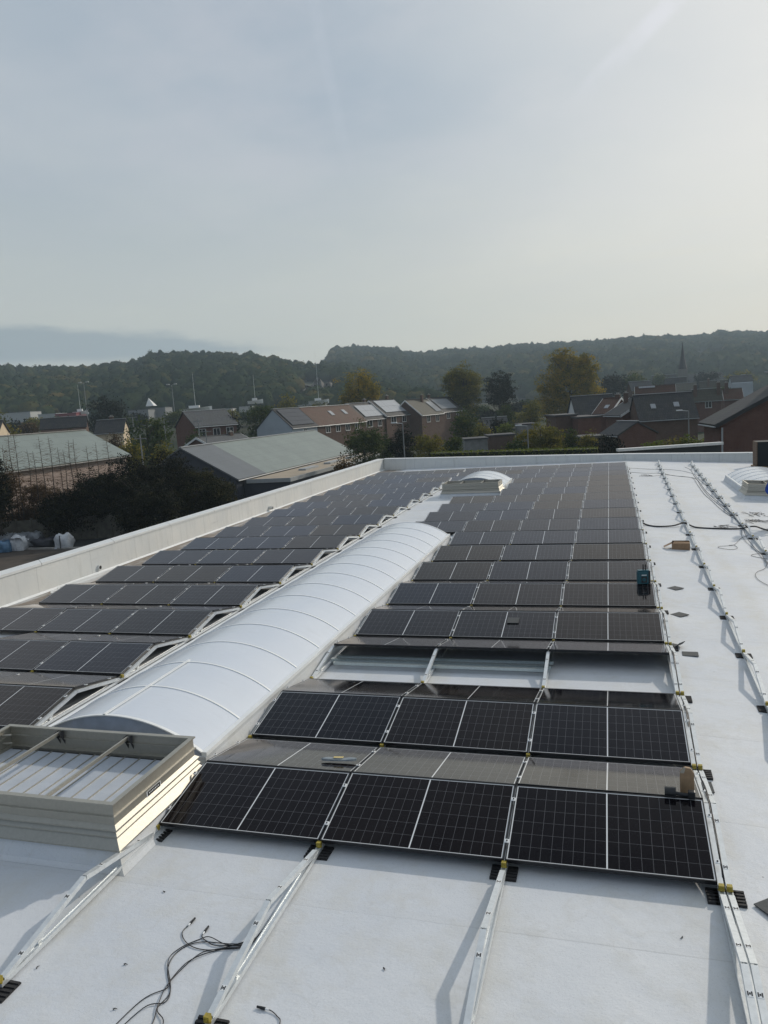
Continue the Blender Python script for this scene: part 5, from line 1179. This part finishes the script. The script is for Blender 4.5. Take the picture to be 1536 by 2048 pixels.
bag(39,1097,58.8,1.05,.95,'white bulk bag with open flaps before the wrapped pallets',bag_m,flap=True)
bag(10,1098,58.5,1.1,.85,'blue and grey wrapped pallet cut by the left edge',blue_film,'wrapped_pallet')
for i, px in enumerate((14,44,70)): bag(px,1084,61,1.15,1.0,'grey film wrapped pallet behind the white bags, '+('left','middle','right')[i],grey_film,'wrapped_pallet',group='grey wrapped pallets')
bag(92,1098,59.5,1.6,.7,'low dark tarpaulin heap between the two white bags',simple('dark_tarpaulin',(0.012,0.014,0.022),.5,0,.3,5),'tarpaulin_heap')

# ------------------------------------------------------------------ wooded hills
def interp(tab, px): xs_, ys_ = zip(*tab); return np.interp(px, xs_, ys_)
LEFT = [(-400,745),(-150,735),(0,729),(30,733),(70,733),(110,729),(165,729),(200,728),(215,721),(248,722),(278,718),(292,705),(310,702),(400,702),(450,704),(512,706),(530,713),(560,712),(578,722),(620,725),(660,722),(700,726),(760,745),(830,775),(900,800)]
RIGHT = [(300,760),(560,748),(640,738),(652,722),(657,702),(664,694),(680,691),(760,691),(800,696),(832,703),(870,700),(910,696),(960,694),(1024,688),(1100,684),(1200,678),(1260,672),(1340,669),(1416,668),(1434,661),(1490,660),(1536,661),(1700,655),(2000,650)]
hill_m = simple('hillside_soil', (0.028,0.036,0.016), .95, 0, .3, .05); 
def meadow_mat():
    M = Mat('meadow_grass'); n = M.noise(M.pos(), .08, 4); M.set(col=M.mix(n,(0.10,0.14,0.05),(0.16,0.19,0.07)), rough=.95); return M.m
meadow = meadow_mat()
def make_hill(tab, px0, px1, Dc, Db, htree, name, wood_name, spacing, seed, skip):
    P = np.arange(px0, px1+1, 12); S = 14; rows = []
    cy = interp(tab, P); cr = np.array([at(p, y, Dc) for p, y in zip(P, cy)]); cr[:,2] -= htree
    bs = []
    for p, c in zip(P, cr):
        d = np.array([c[0]-CAM[0], c[1]-CAM[1]]); q = CAM[:2]+d*(Db/Dc); bs.append((q[0], q[1], float(ground_z(q[0], q[1]))-1))
    bs = np.array(bs)
    back = cr.copy(); back[:,:2] += (cr[:,:2]-CAM[:2])*.25; back[:,2] -= 4
    end = back.copy(); end[:,:2] += (cr[:,:2]-CAM[:2])*.25; end[:,2] = -20
    grid = []
    for s in range(S+1):
        t = s/S; g_ = bs*(1-t)+cr*t; g_[:,2] = bs[:,2]+(cr[:,2]-bs[:,2])*(t**.85); grid.append(g_)
    grid += [back, end]; G = np.array(grid)
    vs = G.reshape(-1,3); nP = len(P); fs = [(j*nP+i,j*nP+i+1,(j+1)*nP+i+1,(j+1)*nP+i) for j in range(len(G)-1) for i in range(nP-1)]
    b = MB(); b.add(vs, fs); tag(b.build(name, hill_m, None, True), kind='structure')
    # crowns
    r_ = np.random.default_rng(seed); cen = []
    for j in range(S+1):
        a = G[j]; c = G[j+1]
        for i in range(nP-1):
            w_ = np.linalg.norm(a[i+1]-a[i]); h_ = np.linalg.norm(c[i]-a[i]); k = r_.poisson(max(.05, w_*h_/(spacing**2)))
            u = r_.random((k,1)); v = r_.random((k,1))
            cen.append((a[i]*(1-u)+a[i+1]*u)*(1-v)+(c[i]*(1-u)+c[i+1]*u)*v)
    cen = np.concatenate(cen); d = cen-CAM; z = d@FW; px = 768+F_PX*(d@RT)/z; py = 1024-F_PX*(d@UP)/z
    keep = np.ones(len(cen), bool)
    for (a0, b0, a1, b1) in skip: keep &= ~((px > a0) & (px < a1) & (py > b0) & (py < b1))
    cen = cen[keep]
    # eight crown shapes: a lumpy rounded dome with rough leafy scales over it
    variants = []; NU, NV = 12, 6
    fid = np.array([(j*NU+i, j*NU+(i+1)%NU, (j+1)*NU+(i+1)%NU, (j+1)*NU+i) for j in range(NV) for i in range(NU)])
    for k in range(8):
        th_ = np.linspace(math.radians(112), math.radians(3), NV+1)[:,None]; ph_ = np.linspace(0, 2*math.pi, NU+1)[None,:-1]+th_*0
        lump = [r_.normal(size=3) for _ in range(9)]; lump = [np.array([q[0],q[1],abs(q[2])*.7])/np.linalg.norm([q[0],q[1],abs(q[2])*.7]) for q in lump]
        def rad_(d): return .76+.30*np.max([np.clip(d@q,0,1)**9*w for q, w in zip(lump, ws)], 0)
        ws = r_.uniform(.6,1.2,9)
        d0 = np.stack([np.sin(th_)*np.cos(ph_), np.sin(th_)*np.sin(ph_), np.cos(th_)+0*ph_],-1).reshape(-1,3)
        dome = d0*(rad_(d0)*r_.uniform(.95,1.05,len(d0)))[:,None]
        nq = 64; dd = r_.normal(size=(nq*3,3)); dd /= np.linalg.norm(dd,axis=1)[:,None]; dd = dd[dd[:,2] > -.2][:nq]; nq = len(dd)
        cc = dd*(rad_(dd)*r_.uniform(.97,1.12,nq))[:,None]; nn = dd+r_.normal(size=(nq,3))*.35; nn /= np.linalg.norm(nn,axis=1)[:,None]
        t = r_.normal(size=(nq,3)); t -= nn*(t*nn).sum(1)[:,None]; t /= np.linalg.norm(t,axis=1)[:,None]; s = np.cross(nn,t); sz = r_.uniform(.06,.13,nq)[:,None]
        leaf_ = np.stack([cc-t*sz, cc+s*sz*.8, cc+t*sz, cc-s*sz*.8],1).reshape(-1,3)
        f2 = np.arange(4*nq).reshape(-1,4)+len(dome)
        variants.append((np.concatenate([dome, leaf_]), np.concatenate([fid, f2]), np.concatenate([np.ones(len(fid),bool), np.zeros(nq,bool)])))
    Vv = []; Tt = []; Ff = []; Sm = []; base = 0
    for c in cen:
        v, f_, s_ = variants[r_.integers(8)]; a = r_.uniform(0,6.28); ca, sa = math.cos(a), math.sin(a); R_ = htree*r_.uniform(.46,.80); hz = htree*r_.uniform(.55,.85)
        if r_.random() < .05: R_ *= 1.25; hz *= 1.3
        x = v[:,0]*ca-v[:,1]*sa; y = v[:,0]*sa+v[:,1]*ca
        Vv.append(np.stack([x*R_+c[0], y*R_+c[1], v[:,2]*hz+c[2]+htree*.25],1)); Ff.append(f_+base); Sm.append(s_); base += len(v)
        Tt.append(np.clip(np.full(len(f_), r_.beta(1.2,2.6)*.85+.25*math.sin(c[0]*.021+c[1]*.013)**8)+r_.normal(size=len(f_))*.04,0,1))
    V = np.concatenate(Vv).astype(np.float32); T = np.concatenate(Tt).astype(np.float32); Fq = np.concatenate(Ff).astype(np.int32); k = len(T)
    me = bpy.data.meshes.new(wood_name); me.vertices.add(len(V)); me.vertices.foreach_set('co', V.ravel()); me.loops.add(4*k); me.loops.foreach_set('vertex_index', Fq.ravel()); me.polygons.add(k)
    me.polygons.foreach_set('loop_start', np.arange(0,4*k,4,dtype=np.int32)); me.polygons.foreach_set('loop_total', np.full(k,4,dtype=np.int32)); me.polygons.foreach_set('use_smooth', np.concatenate(Sm))
    me.attributes.new('tint','FLOAT','FACE').data.foreach_set('value', T); me.materials.append(LM['wood']); me.update(); me.validate()
    o = bpy.data.objects.new(wood_name, me); COL.objects.link(o); tag(o, kind='stuff'); print(wood_name, len(cen), k)
make_hill(LEFT, -400, 880, 620, 330, 8.5, 'hill', 'woodland', 6.6, 3, [(596,764,678,806)])
make_hill(RIGHT, 330, 1960, 1050, 470, 9.5, 'hill', 'woodland', 9.0, 5, [(1372,704,1446,719)])
# pale meadow on the far slope
b = MB(); ms = []
for px in np.linspace(1366,1452,12): ms.append([at(px, y, 800) for y in (721, 716-6*math.sin((px-1366)/86*3.14), 707-3*math.sin((px-1366)/20))])
# rock face under the left wood
rock = Mat('bare_rock'); _p = rock.pos((1,1,.35)); _nn = rock.noise(_p, .35, 8, .7); rock.set(col=rock.mix(rock.ramp(_nn,.35,.7),(0.07,0.068,0.06),(0.26,0.245,0.215)), rough=.95); rock.bump(_nn, 1, .6); rock = rock.m
b = MB(); nx, nz = 36, 18; vs = []
for j in range(nz+1):
    for i in range(nx+1):
        px = 588+98*i/nx; u = i/nx; top = 766+7*math.sin(u*9)+5*math.sin(u*23); py = 812-(812-top)*j/nz
        q = at(px, py, 405+22*j/nz+7*math.sin(i*.9+j*.35)+3.5*math.sin(i*2.3-j)+random.uniform(-1.5,1.5)); vs.append(q)
b.add(vs, [(j*(nx+1)+i,j*(nx+1)+i+1,(j+1)*(nx+1)+i+1,(j+1)*(nx+1)+i) for j in range(nz) for i in range(nx)])
tag(b.build('rock_cliff', rock), kind='structure')
# the air between
b = MB(); b.box(-1560,1560,-1560,1560,GZ-1.2,175); hz_ = b.build('haze', None or bpy.data.materials.new('haze_air')); tag(hz_, kind='stuff')
hm_ = hz_.data.materials[0]; hm_.use_nodes = True; nt = hm_.node_tree; nt.nodes.remove(nt.nodes['Principled BSDF'])
pvn = nt.nodes.new('ShaderNodeVolumePrincipled'); pvn.inputs['Color'].default_value = (0.70,0.87,1.0,1); pvn.inputs['Density'].default_value = 0.0004; pvn.inputs['Anisotropy'].default_value = 0.2
nt.links.new(pvn.outputs[0], nt.nodes['Material Output'].inputs['Volume'])
if globals().get('DEBUG'):
    for h in HLOG: print(h)
